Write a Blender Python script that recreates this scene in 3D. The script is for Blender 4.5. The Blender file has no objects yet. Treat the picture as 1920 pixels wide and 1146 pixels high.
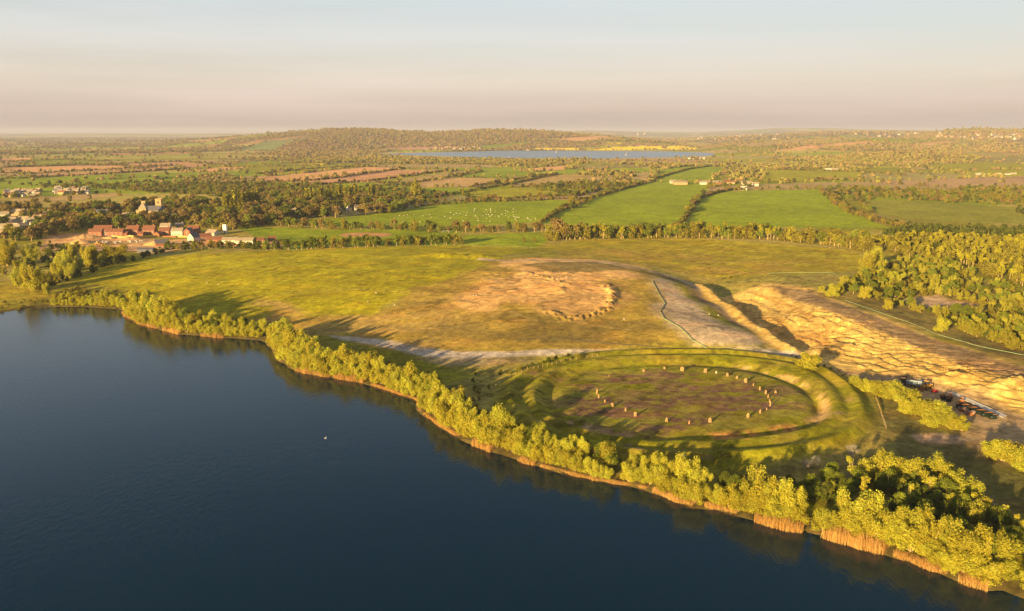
import bpy, math, random
import numpy as np
R = math.radians
random.seed(7)
rng = np.random.default_rng(7)
sc = bpy.context.scene
C = sc.collection

# ------------------------------------------------------------------ camera
CH = 111.0                       # drone height above the lake
F = 1500.0                       # focal length for a 1920 px wide frame
PITCH = math.atan(327.0 / F)
cam = bpy.data.cameras.new("camera")
camo = bpy.data.objects.new("camera", cam)
C.objects.link(camo)
camo.location = (0, 0, CH)
camo.rotation_euler = (math.pi / 2 - PITCH, 0, 0)
cam.sensor_width = 36.0
cam.lens = 36.0 * F / 1920.0
cam.clip_start = 1.0
cam.clip_end = 120000.0
sc.camera = camo

# ------------------------------------------------------------------ light
SUN_EL, SUN_AZ = R(9.5), R(35)   # azimuth: light travels 35 deg to the right of the view axis
sun = bpy.data.lights.new("sun", 'SUN')
suno = bpy.data.objects.new("sun", sun)
C.objects.link(suno)
suno.rotation_euler = (math.pi / 2 - SUN_EL, 0, -SUN_AZ)
sun.energy = 5.0
sun.angle = R(0.6)
sun.color = (1.0, 0.69, 0.30)

w = bpy.data.worlds.new("World")
sc.world = w
w.use_nodes = True
nt = w.node_tree
bgn = nt.nodes['Background']
sky = nt.nodes.new('ShaderNodeTexSky')
sky.sky_type = 'NISHITA'
sky.sun_disc = False
sky.sun_elevation = SUN_EL
sky.sun_rotation = math.pi + SUN_AZ
sky.altitude = 100
sky.air_density = 1.0
sky.dust_density = 2.5
sky.ozone_density = 1.0
def N(t, kind, **kw):
    n = t.nodes.new(kind)
    for k, v in kw.items():
        setattr(n, k, v)
    return n
def L(t, a, b):
    t.links.new(a, b)
# thin high cloud veil over the clear sky, unseen zenith warmed for ambient light
tc = N(nt, 'ShaderNodeTexCoord')
sx = N(nt, 'ShaderNodeSeparateXYZ'); L(nt, tc.outputs['Generated'], sx.inputs[0])
mp = N(nt, 'ShaderNodeMapping'); mp.inputs['Scale'].default_value = (1.2, 1.2, 16.0)
mp.inputs['Rotation'].default_value = (0.0, R(2.5), 0.0)
L(nt, tc.outputs['Generated'], mp.inputs[0])
nz = N(nt, 'ShaderNodeTexNoise'); nz.inputs['Scale'].default_value = 1.6; nz.inputs['Detail'].default_value = 5
nz.inputs['Roughness'].default_value = 0.5
L(nt, mp.outputs[0], nz.inputs['Vector'])
ramp = N(nt, 'ShaderNodeValToRGB')
SKY = [(0.0, (0.50, 0.40, 0.36)), (0.025, (0.60, 0.47, 0.40)), (0.06, (0.70, 0.60, 0.51)), (0.11, (0.62, 0.62, 0.60)), (0.165, (0.55, 0.60, 0.63)),
       (0.26, (0.32, 0.43, 0.56)), (0.45, (0.055, 0.14, 0.28)), (0.66, (0.05, 0.11, 0.23)), (0.85, (0.40, 0.34, 0.26)), (1.0, (0.52, 0.44, 0.33))]
el = ramp.color_ramp.elements
el[0].position, el[0].color = SKY[0][0], (*SKY[0][1], 1)
el[1].position, el[1].color = SKY[-1][0], (*SKY[-1][1], 1)
for p, c in SKY[1:-1]:
    e = el.new(p); e.color = (*c, 1)
L(nt, sx.outputs['Z'], ramp.inputs[0])
VEIL = 7.9
vm = N(nt, 'ShaderNodeVectorMath', operation='SCALE'); vm.inputs[3].default_value = VEIL
L(nt, ramp.outputs[0], vm.inputs[0])
mr = N(nt, 'ShaderNodeMapRange'); mr.inputs[1].default_value = 0.35; mr.inputs[2].default_value = 0.7
mr.inputs[3].default_value = 0.74; mr.inputs[4].default_value = 1.0
L(nt, nz.outputs['Fac'], mr.inputs[0])
mx = N(nt, 'ShaderNodeMix', data_type='RGBA')
L(nt, mr.outputs[0], mx.inputs[0]); L(nt, sky.outputs[0], mx.inputs[6]); L(nt, vm.outputs[0], mx.inputs[7])
L(nt, mx.outputs[2], bgn.inputs[0])
bgn.inputs[1].default_value = 0.06

sc.view_settings.view_transform = 'Standard'
sc.view_settings.look = 'None'
sc.view_settings.gamma = 1
sc.view_settings.exposure = 1.42
sc.render.engine = 'CYCLES'
sc.cycles.max_bounces = 5
sc.cycles.transparent_max_bounces = 8
sc.cycles.volume_bounces = 1

# ------------------------------------------------------------------ helpers
def tag(o, label=None, cat=None, group=None, kind=None):
    if label: o['label'] = label
    if cat: o['category'] = cat
    if group: o['group'] = group
    if kind: o['kind'] = kind
    return o
def empty(name, loc, rz=0.0, scale=1.0):
    o = bpy.data.objects.new(name, None)
    C.objects.link(o)
    o.location = loc; o.rotation_euler = (0, 0, rz)
    o.scale = (scale,) * 3
    o.empty_display_size = 0.5
    return o
SP, CP = math.sin(PITCH), math.cos(PITCH)
def ray(px, py):
    u = (np.asarray(px, float) - 960) / F
    v = (573 - np.asarray(py, float)) / F
    return u, CP + v * SP, -SP + v * CP
def P(px, py, z=2.0):
    dx, dy, dz = ray(px, py)
    t = (z - CH) / dz
    return np.stack([t * dx, t * dy], -1)
def PXY(x, y, z):
    """pixel where a world point lands (used only to leave out what the frame cannot show)"""
    zc = y * CP - (z - CH) * SP
    return 960 + F * x / zc, 573 - F * (y * SP + (z - CH) * CP) / zc

def hsh(ix, iy, s):
    n = (ix.astype(np.int64) * 374761393 + iy.astype(np.int64) * 668265263 + s * 974634777) & 0xffffffff
    n = ((n ^ (n >> 13)) * 1274126177) & 0xffffffff
    n = n ^ (n >> 16)
    return (n & 0xffff) / 65535.0
def vn(x, y, s=0):
    ix, iy = np.floor(x), np.floor(y)
    fx, fy = x - ix, y - iy
    fx = fx * fx * (3 - 2 * fx); fy = fy * fy * (3 - 2 * fy)
    ix = ix.astype(np.int64); iy = iy.astype(np.int64)
    a = hsh(ix, iy, s); b = hsh(ix + 1, iy, s); c = hsh(ix, iy + 1, s); d = hsh(ix + 1, iy + 1, s)
    return (a * (1 - fx) + b * fx) * (1 - fy) + (c * (1 - fx) + d * fx) * fy
def fbm(x, y, s=0, o=4):
    r = 0; a = 1; t = 0
    for i in range(o):
        r = r + a * vn(x * 2 ** i + 17.3 * i, y * 2 ** i - 9.1 * i, s + i); t += a; a *= 0.5
    return r / t
def sst(a, b, x):
    t = np.clip((x - a) / (b - a), 0, 1)
    return t * t * (3 - 2 * t)
def seg_dist(x, y, pl):
    d = np.full(x.shape, 1e9)
    for (ax, ay), (bx, by) in zip(pl[:-1], pl[1:]):
        vx, vy = bx - ax, by - ay
        t = np.clip(((x - ax) * vx + (y - ay) * vy) / (vx * vx + vy * vy + 1e-9), 0, 1)
        d = np.minimum(d, (x - ax - t * vx) ** 2 + (y - ay - t * vy) ** 2)
    return np.sqrt(d)
def inside(x, y, pg):
    r = np.zeros(x.shape, bool)
    n = len(pg)
    for i in range(n):
        ax, ay = pg[i]; bx, by = pg[(i + 1) % n]
        c = (ay > y) != (by > y)
        r ^= c & (x < (bx - ax) * (y - ay) / (by - ay + 1e-12) + ax)
    return r
def sdist(x, y, pg):
    pg = np.asarray(pg)
    d = seg_dist(x, y, np.vstack([pg, pg[:1]]))
    return np.where(inside(x, y, pg), d, -d)

# ------------------------------------------------------------------ terrain height
SHORE = [(-420, 622), (-150, 602), (0, 586), (50, 579), (100, 575), (160, 575), (228, 579), (236, 592), (270, 609), (340, 626),
         (420, 633), (495, 637), (512, 655), (530, 678), (565, 697), (620, 706), (685, 717), (740, 735), (785, 751), (790, 772),
         (830, 800), (880, 828), (925, 845), (945, 850), (990, 867), (1060, 886), (1120, 901), (1160, 906), (1215, 916), (1260, 933),
         (1300, 948), (1345, 952), (1400, 969), (1460, 986), (1503, 994), (1510, 985), (1517, 997), (1570, 1009), (1640, 1028), (1700, 1047),
         (1750, 1066), (1800, 1087), (1850, 1101), (1880, 1100), (1920, 1118), (2050, 1180), (2250, 1300)]
shoreW = P([a for a, b in SHORE], [b for a, b in SHORE], 0.0)
lakeW = np.vstack([shoreW, [(300, 60), (320, -400), (-1500, -400), (-1500, 440)]])

CTL = [(260,480,4),(130,525,2.2),(0,500,2),(0,560,1.6),(100,560,1.6),(300,555,3),(480,600,3.4),(400,520,7),(600,500,10),(800,488,11),
 (420,475,6),(700,462,5),(860,462,4),(560,560,7),(640,615,3.6),(760,645,4),(860,656,4),(1000,652,5),(1150,650,5),(1280,648,5),
 (850,590,9),(950,560,13),(1080,540,14.5),(1100,590,9.5),(1000,500,14),(1150,500,14),(1205,520,14),(1220,560,11),(1270,600,9),(1350,632,7),
 (1430,640,5),(1262,520,8),(1330,562,4),(1400,605,2),(1470,650,1),(1300,540,9),(1370,580,5.5),(1430,625,4),
 (1360,550,1),(1440,592,-1.5),(1480,630,-1),(1520,662,1),(1440,560,3),(1500,575,4.5),(1540,610,4),(1600,640,4.5),(1440,542,6.5),(1700,690,3.5),
 (1800,725,4),(1900,765,3.5),(1650,640,6),(1750,670,6),(1850,700,6),(1500,546,7),(1600,583,8),(1700,625,8),(1800,665,8),(1920,700,8),
 (1600,545,7),(1700,585,6),(1800,620,6),(1900,655,6),(1700,500,4),(1900,500,4),(1650,470,3),(1100,450,3),(1300,450,3),(1500,465,3),
 (1600,490,4),(1300,490,6),(1450,520,7),(1100,475,8),(0,440,2),(500,440,2),(1000,430,2),(1500,420,3),(1900,420,3),(0,380,2),(700,380,2),
 (1300,380,3),(1900,350,5),(1290,656,4),(925,745,3),(1290,740,3.5),(1650,790,3),(1250,870,2.6),(1600,850,2.8),(1700,850,3),(1900,900,3),
 (1800,800,3),(1650,700,2.4),(1560,680,2.4),(1900,1000,2.4),(1600,930,2.4),(2200,900,3),(2200,700,7),(2100,500,4),(2200,1050,2.5),
 (-300,500,2),(-300,560,1.8),(-300,400,2),(850,720,2.8),(700,660,3),(1100,880,2.3),(1000,840,2.4)]
ctl = np.array([[*P(a, b, c), c] for a, b, c in CTL])
cc = 12.0
def _phi(dx, dy): return np.sqrt(dx * dx + dy * dy + cc * cc)
A_ = _phi(ctl[:, None, 0] - ctl[None, :, 0], ctl[:, None, 1] - ctl[None, :, 1]) + np.eye(len(ctl)) * -0.5
A_ = np.block([[A_, np.ones((len(ctl), 1))], [np.ones((1, len(ctl))), np.zeros((1, 1))]])
wts = np.linalg.solve(A_, np.append(ctl[:, 2], 0))

# henge: bank crest and inner ditch
RING = lambda pts, z=3.5: P([a for a, b in pts], [b for a, b in pts], z)
bankW = RING([(955,745),(975,715),(1030,685),(1100,670),(1200,664),(1330,664),(1440,676),(1540,700),(1600,735),(1622,775),(1600,806),(1530,832),(1400,850),(1250,850),(1120,832),(1040,806),(985,778),(955,745)])
ditchW = RING([(1024,745),(1050,712),(1105,693),(1200,683),(1330,683),(1420,694),(1490,716),(1530,745),(1535,778),(1490,802),(1400,818),(1320,826)],3)
ditchW2 = RING([(1235,832),(1160,815),(1100,803),(1050,785),(1028,765),(1024,745)],3)
hengeW = RING([(928,745),(945,712),(1010,680),(1120,660),(1300,655),(1420,662),(1530,680),(1610,722),(1648,780),(1620,820),(1560,845),(1420,866),(1250,868),(1100,850),(1010,822),(950,786)])
innerW = RING([(1040,745),(1070,712),(1120,697),(1210,688),(1330,688),(1410,699),(1475,720),(1512,746),(1515,775),(1480,795),(1390,810),(1320,815),(1230,815),(1160,806),(1100,792),(1060,775)])
def smooth_line(W, closed, n=6):
    W = np.asarray(W); m_ = len(W); out = []
    for i in range(m_ if closed else m_ - 1):
        g = (lambda k: W[k % m_]) if closed else (lambda k: W[min(max(k, 0), m_ - 1)])
        p0, p1, p2, p3 = g(i - 1), g(i), g(i + 1), g(i + 2)
        for j in range(n):
            t_ = j / n
            out.append(0.5 * (2 * p1 + (p2 - p0) * t_ + (2 * p0 - 5 * p1 + 4 * p2 - p3) * t_ ** 2 + (3 * p1 - p0 - 3 * p2 + p3) * t_ ** 3))
    if not closed: out.append(W[-1])
    return np.array(out)
hengeW = smooth_line(hengeW, True); innerW = smooth_line(innerW, True); ditchW = smooth_line(ditchW, False); ditchW2 = smooth_line(ditchW2, False)
# excavated sand
sandW = P([1330,1440,1520,1620,1760,1920,2100,2100,1920,1800,1700,1600,1540,1480,1400,1330,1300], [545,535,548,592,650,695,760,860,770,735,705,712,680,640,590,560,535], 5.0)
ledgeW = P([1450,1530,1620,1750,1900,2000], [540,560,596,648,700,735], 7.0)
ridgeW = P([1312,1350,1400,1450,1485], [541,566,600,634,655], 4.0)
valW = P([1345,1385,1430,1465,1490], [550,575,603,628,642], 2.0)
workW = P([900,1000,1080,1180,1200,1150,1080,1000,900,830,820], [515,500,497,510,545,580,592,585,570,575,545], 11.0)
rimW = P([1030,1060,1100,1140,1150,1135], [588,594,592,580,562,548], 10.0)
rim2W = P([985,1000,1040,1060], [517,522,530,540], 13.0)
moundSpoil = P([[800, 480], [850, 483], [900, 484], [925, 488]][0][0], 480, 10)
spoils = [(P(840,482,10), 30, 9, 3.0), (P(900,486,10), 16, 8, 2.6), (P(980,519,13), 5, 4, 1.6), (P(1060,521,13), 6, 3, 1.4), (P(1020,518,13), 7, 3, 1.2),
          (P(1040,547,13), 7, 3, 1.5), (P(1052,551,13), 4, 3, 1.5), (P(848,575,9), 9, 4, 1.2), (P(914,533,12), 10, 4, 1.0), (P(160,447,2), 14, 9, 4.0), (P(245,450,2), 12, 8, 3.0),
          (P(1560,650,5), 16, 7, 3.0), (P(1440,585,0), 6, 14, 2.0), (P(1890,735,4), 20, 8, 3.5), (P(1780,715,4), 22, 7, 2.5), (P(1700,700,4), 14, 6, 2.2)]
resW = P([712,760,860,960,1030,1100,1230,1300,1336,1342,1320,1240,1100,980,940,880,780], [288,286.5,284.5,282,282.3,282.6,283,285,286.5,290,293,295,297,296,295.5,294,291], 3.0)

def skyz(px, py, D):
    dx, dy, dz = ray(px, py)
    return CH + D * dz / dy
HILLS = [  # distance, near width, far width, skyline
 (6600, 1900, 3000, [(330,264),(380,262),(430,258),(480,252),(540,246.5),(600,242.5),(650,241.5),(700,243),(760,246),(820,247),(880,245.5),(930,242.5),(1000,243.5),(1060,247),(1110,251),(1160,256),(1220,262),(1260,266)]),
 (5000, 600, 500, [(470,279),(500,273),(530,268),(580,263.5),(640,266),(690,274),(720,281)]),
 (5600, 900, 900, [(1000,280),(1060,268),(1140,257),(1200,262),(1260,268),(1300,276)]),
 (20000, 4000, 9000, [(-300,252),(0,250.5),(140,250),(300,251),(420,250.5),(620,250),(900,249),(1040,246.5),(1100,244.5),(1200,247),(1300,248),(1400,244.5),(1450,240.5),(1500,239.5),(1560,240.5),(1640,243),(1720,244.5),(1800,246),(1920,246),(2200,247)]),
 (8500, 1800, 2500, [(1260,263),(1330,258),(1400,254),(1450,252),(1520,249),(1600,247),(1680,247),(1760,247.5),(1850,250),(2000,252)]),
 (7000, 2400, 2200, [(1640,262),(1700,254),(1740,248),(1780,242),(1830,239.5),(1880,241.5),(1905,242),(1940,240.5),(2000,242),(2100,246),(2300,252)]),
 (5200, 1300, 900, [(1300,278),(1380,268),(1440,262),(1560,258),(1650,260),(1760,262),(1860,262),(1960,260),(2100,262),(2300,266)]),
 (3500, 700, 500, [(1520,300),(1600,290),(1700,284),(1800,283),(1900,286),(2000,286),(2200,292)]),
]
def hillh(x, y):
    px, _ = PXY(x, np.maximum(y, 50), 40.0)
    r = np.zeros_like(x)
    for D0, wn, wf, sk in HILLS:
        s = np.array(sk)
        zc = skyz(s[:, 0], s[:, 1], D0)
        z = np.interp(px, s[:, 0], zc)
        edge = sst(s[0, 0] - 60, s[0, 0] + 20, px) * (1 - sst(s[-1, 0] - 20, s[-1, 0] + 60, px))
        yy = y + 260 * (fbm(x / 900, y / 900, 5, 2) - 0.5)
        k = np.where(yy < D0, sst(D0 - wn, D0, yy), 1 - sst(D0, D0 + wf, yy))
        r = np.maximum(r, np.maximum(z - 2, 0) * k * edge)
    return r
def Hf(x, y):
    x = np.asarray(x, float); y = np.asarray(y, float)
    shp = x.shape; x = x.ravel(); y = y.ravel()
    h = np.full(x.shape, 2.0)
    near = y < 1500
    if near.any():
        X, Y = x[near], y[near]
        z = np.full(X.shape, wts[-1])
        for i in range(len(ctl)):
            z += wts[i] * _phi(X - ctl[i, 0], Y - ctl[i, 1])
        z = np.clip(z, -3, 17)
        k = 1 - sst(1000, 1450, Y)
        z = 2 + (z - 2) * k
        # rolling unevenness
        z += (fbm(X / 38, Y / 38, 11, 3) - 0.5) * 1.6 * sst(150, 350, Y) + (fbm(X / 6, Y / 6, 21, 2) - 0.5) * 0.28
        # henge
        m = (Y < 470) & (X > -60) & (X < 210)
        if m.any():
            a, b = X[m], Y[m]
            zz = z[m]
            dd = np.minimum(seg_dist(a, b, ditchW), seg_dist(a, b, ditchW2))
            ins = sst(-5, 5, sdist(a, b, hengeW))
            s_ = sdist(a, b, hengeW); si = sdist(a, b, innerW)
            zz = zz * (1 - 0.85 * ins) + 0.85 * ins * 3.2
            zz += 1.5 * sst(0, 6, s_) * (1 - sst(-9, -3, si)) + 0.55 * np.exp(-((s_ - 6) / 1.8) ** 2) - 0.7 * np.exp(-((s_ - 11) / 2.0) ** 2) + 0.35 * np.exp(-((s_ - 16) / 2.5) ** 2)
            zz -= (0.7 + 1.2 * sst(60, 115, a)) * np.exp(-(dd / 3.6) ** 2) * (0.7 + 0.6 * fbm(a / 9, b / 9, 3, 2))
            z[m] = zz
        # sand diggings: ridged lumps running along the slope
        m = (X > 60) & (Y < 700) & (Y > 230)
        a, b = X[m], Y[m]
        k = sst(-2, 14, sdist(a, b, sandW))
        ca, sa = math.cos(R(-32)), math.sin(R(-32))
        wa = 9 * fbm(a / 22, b / 22, 34, 2)
        p_ = (a * ca + b * sa); q_ = (-a * sa + b * ca) + wa
        t1 = 1 - np.abs(2 * fbm(p_ / 15, q_ / 4.2, 31, 3) - 1)
        t2 = 1 - np.abs(2 * fbm(p_ / 5, q_ / 1.9, 41, 3) - 1)
        rough = sst(0.42, 0.62, fbm(a / 45, b / 45, 37, 2))
        z[m] += k * ((t1 ** 2.2 - 0.4) * (0.25 + 0.85 * rough) + (t2 ** 2 - 0.4) * (0.12 + 0.5 * rough))
        # dug ledges stepping down from the road towards the pit
        du = seg_dist(a, b, ledgeW) + 10 * (fbm(a / 30, b / 30, 39, 3) - .5) + 1.6 * (fbm(a / 2.5, b / 2.5, 40, 3) - .5)
        st_ = du / 7.0; fr_ = st_ - np.floor(st_)
        z[m] += k * (sst(0.0, 0.38, fr_) - fr_) * (0.5 + 1.2 * vn(a / 12, b / 12, 48)) * sst(8, 16, du) * (1 - sst(48, 62, du)) * sst(0.40, 0.55, fbm(a / 35, b / 35, 42, 2))
        dr = seg_dist(a, b, ridgeW); dv = seg_dist(a, b, valW)
        z[m] += 3.0 * np.exp(-(dr / 4.5) ** 2) * (0.8 + .4 * fbm(a / 4, b / 4, 38, 2)) - 2.2 * np.exp(-(dv / 7.0) ** 2)
        # worked top of the mound
        m = (Y < 560) & (Y > 380) & (X > -80) & (X < 140)
        a, b = X[m], Y[m]
        k = sst(-2, 10, sdist(a, b, workW))
        t3 = 1 - np.abs(2 * fbm(a / 14 + b / 40, b / 5, 51, 3) - 1)
        zz = k * ((t3 ** 3 - 0.3) * 0.55)
        for rw, hh in ((rimW, 1.1), (rim2W, 0.6)):
            d = seg_dist(a, b, rw)
            zz += hh * np.exp(-(d / 3.4) ** 2) * (0.15 + 1.5 * sst(0.35, 0.7, vn(a / 1.7, b / 1.7, 61)))
        z[m] += zz
        for (cx, cy), rx, ry, hh in spoils:
            e = ((X - cx) / rx) ** 2 + ((Y - cy) / ry) ** 2
            z += hh * np.exp(-e * 1.3) * (0.55 + 0.9 * fbm(X / 5, Y / 5, 71, 3))
        # lake bed and bank
        m = Y < 720
        d = -sdist(X[m], Y[m], lakeW)
        d = d + 1.4 * (fbm(X[m] / 9, Y[m] / 9, 81, 2) - 0.5) * 2
        kb = sst(-3, 9, d)
        zl = np.where(d < 0, -2.5 + 2.7 * sst(-8, 0.6, d), 0.2)
        z[m] = zl * (1 - kb) + z[m] * kb
        h[near] = z
    far = y > 1000
    if far.any():
        X, Y = x[far], y[far]
        k = sst(1000, 1450, Y)
        z = hillh(X, Y) + (fbm(X / 500, Y / 500, 91, 3) - 0.5) * 7 * sst(1400, 3000, Y)
        d = seg_dist(X, Y, np.vstack([resW, resW[:1]]))
        ins = inside(X, Y, resW)
        kr = np.where(ins, 1, 1 - sst(0, 220, d))
        z = z * (1 - kr) + kr * np.where(ins, -3, 0)
        h[far] = np.where(k < 1, h[far] + z * k, 2 + z)
    return h.reshape(shp)
_TT = np.exp(np.linspace(math.log(120), math.log(22000), 420))
def G(px, py):
    """ground point seen at a pixel of the photograph: ray against the terrain"""
    px = np.atleast_1d(np.asarray(px, float)); py = np.atleast_1d(np.asarray(py, float))
    dx, dy, dz = ray(px, py)
    ux, uz = dx / dy, dz / dy
    Y = np.broadcast_to(_TT[None], (len(px), len(_TT)))
    X = ux[:, None] * Y; Z = CH + uz[:, None] * Y
    D = Z - Hf(X, Y)
    hit = D < 0
    i = np.where(hit.any(1), hit.argmax(1), len(_TT) - 1); i = np.maximum(i, 1)
    r = np.arange(len(px))
    a, b = D[r, i - 1], D[r, i]
    t = np.clip(a / (a - b + 1e-9), 0, 1)
    y = _TT[i - 1] + t * (_TT[i] - _TT[i - 1])
    for _ in range(2):
        pass
    x = ux * y
    return np.stack([x, y, Hf(x, y)], -1)
def GP(pts):
    a = np.array(pts, float)
    return G(a[:, 0], a[:, 1])
def dens(pl, step):
    out = []
    for a, b in zip(pl[:-1], pl[1:]):
        n = max(1, int(np.hypot(*(np.array(b[:2]) - a[:2])) / step))
        for i in range(n):
            out.append(np.array(a[:2]) + (np.array(b[:2]) - a[:2]) * i / n)
    out.append(np.array(pl[-1][:2]))
    return np.array(out)

# ------------------------------------------------------------------ terrain grid
rows = [112.0]
K = CH * F
while rows[-1] < 42000:
    D = rows[-1]
    rows.append(D + min(D * D / K * (0.8 if 250 < D < 800 else 1.1), D * 0.011))
rows = np.array(rows)
us = np.concatenate([np.linspace(-1.05, -0.70, 40)[:-1], np.linspace(-0.70, 0.70, 1400), np.linspace(0.70, 1.05, 40)[1:]])
NR, NC = len(rows), len(us)
gy = np.repeat(rows, NC); gx = gy * np.tile(us, NR)
gz = Hf(gx, gy)
print('terrain', NR, NC)

# ------------------------------------------------------------------ terrain colour (what grows or lies where)
col = np.empty((NR * NC, 3), np.float32)
GRASS = np.array((0.24, 0.23, 0.010)); CROP = np.array((0.19, 0.235, 0.006)); DRY = np.array((0.34, 0.225, 0.045))
SOIL = np.array((0.40, 0.23, 0.085)); SAND = np.array((0.60, 0.40, 0.115)); GRIT = np.array((0.47, 0.38, 0.28))
SCRUB = np.array((0.27, 0.225, 0.05)); HEATH = np.array((0.16, 0.085, 0.055)); RAPE = np.array((0.75, 0.55, 0.02)); STRAW = np.array((0.34, 0.25, 0.10))
n1 = fbm(gx / 60, gy / 60, 101, 4); n2 = fbm(gx / 9, gy / 9, 111, 3); n3 = vn(gx / 1.6, gy / 1.6, 121)
def lerp(a, b, t):
    t = np.asarray(t)[..., None]
    return a * (1 - t) + b * t
col[:] = lerp(GRASS * 0.85, SCRUB, sst(0.35, 0.65, n1))
# patchwork of farther fields
def cells(x, y):
    a = R(24)
    X = x * math.cos(a) + y * math.sin(a) + 90 * (fbm(x / 700, y / 700, 7, 2) - .5)
    Y = -x * math.sin(a) + y * math.cos(a) + 90 * (fbm(x / 700, y / 700, 8, 2) - .5)
    sX, sY = 420.0, 260.0
    iy = np.floor(Y / sY); off = hsh(iy, iy * 0, 3) * sX
    ix = np.floor((X + off) / sX)
    fx = (X + off) / sX - ix; fy = Y / sY - iy
    e = np.minimum(np.minimum(fx, 1 - fx) * sX, np.minimum(fy, 1 - fy) * sY)
    return hsh(ix, iy, 5), e, hsh(ix, iy, 9)
cid, ced, cid2 = cells(gx, gy)
PAL = np.array([CROP * 0.9, SOIL * 0.8, STRAW * 0.85, GRASS, SCRUB, (0.22, 0.19, 0.06), CROP * 1.05, (0.30, 0.20, 0.10), SCRUB * 1.2, GRASS * 0.8])
pc = PAL[(cid * 9.99).astype(int)] * (0.85 + 0.3 * cid2[:, None])
fk = sst(900, 1150, gy)
col[:] = lerp(col, pc, fk)
farwood = sst(0.50, 0.56, fbm(gx / 650, gy / 500, 131, 4)) * sst(2300, 3000, gy)
FW = lerp(np.array((0.15, 0.11, 0.05)), np.array((0.10, 0.10, 0.035)), vn(gx / 60, gy / 60, 3))
col[:] = lerp(col, FW, farwood * 0.9)
RID = np.zeros(NR * NC, np.int32)      # which setting object a face belongs to
NAMES = ['ground']
def region(name):
    NAMES.append(name); return len(NAMES) - 1
def paint(pts, c, feather=2.0, warp=0.0, wl=20.0, k=1.0, world=None, name=None, var=0.0, msk=None):
    Wp = GP(pts)[:, :2] if world is None else world
    lo = Wp.min(0) - feather - warp; hi = Wp.max(0) + feather + warp
    m = np.nonzero((gx > lo[0]) & (gx < hi[0]) & (gy > lo[1]) & (gy < hi[1]))[0]
    if len(m) == 0: return
    x, y = gx[m], gy[m]
    if warp:
        xx = x + (fbm(x / wl, y / wl, 201, 3) - .5) * 2.5 * warp; yy = y + (fbm(x / wl, y / wl, 211, 3) - .5) * 2.5 * warp
    else: xx, yy = x, y
    s = sdist(xx, yy, Wp)
    t = sst(-feather, feather, s) * k
    if msk is not None: t = t * msk(x, y)
    cc_ = np.asarray(c)[None] * (1 + var * (fbm(x / 14, y / 14, 221, 3)[:, None] - .5) * 2)
    col[m] = lerp(col[m], cc_, t)
    if name: RID[m[s > 0]] = region(name)
def line(pts, width, c, feather=1.0, k=1.0, name=None, world=None):
    Wp = GP(pts)[:, :2] if world is None else world
    lo = Wp.min(0) - width - feather; hi = Wp.max(0) + width + feather
    m = np.nonzero((gx > lo[0]) & (gx < hi[0]) & (gy > lo[1]) & (gy < hi[1]))[0]
    if len(m) == 0: return
    x, y = gx[m], gy[m]
    d = seg_dist(x, y, Wp) + (fbm(x / 7, y / 7, 231, 2) - .5) * width * 0.5
    t = (1 - sst(width / 2 - feather, width / 2 + feather, d)) * k
    col[m] = lerp(col[m], np.asarray(c), t)
    if name: RID[m[d < width / 2]] = region(name)

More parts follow.
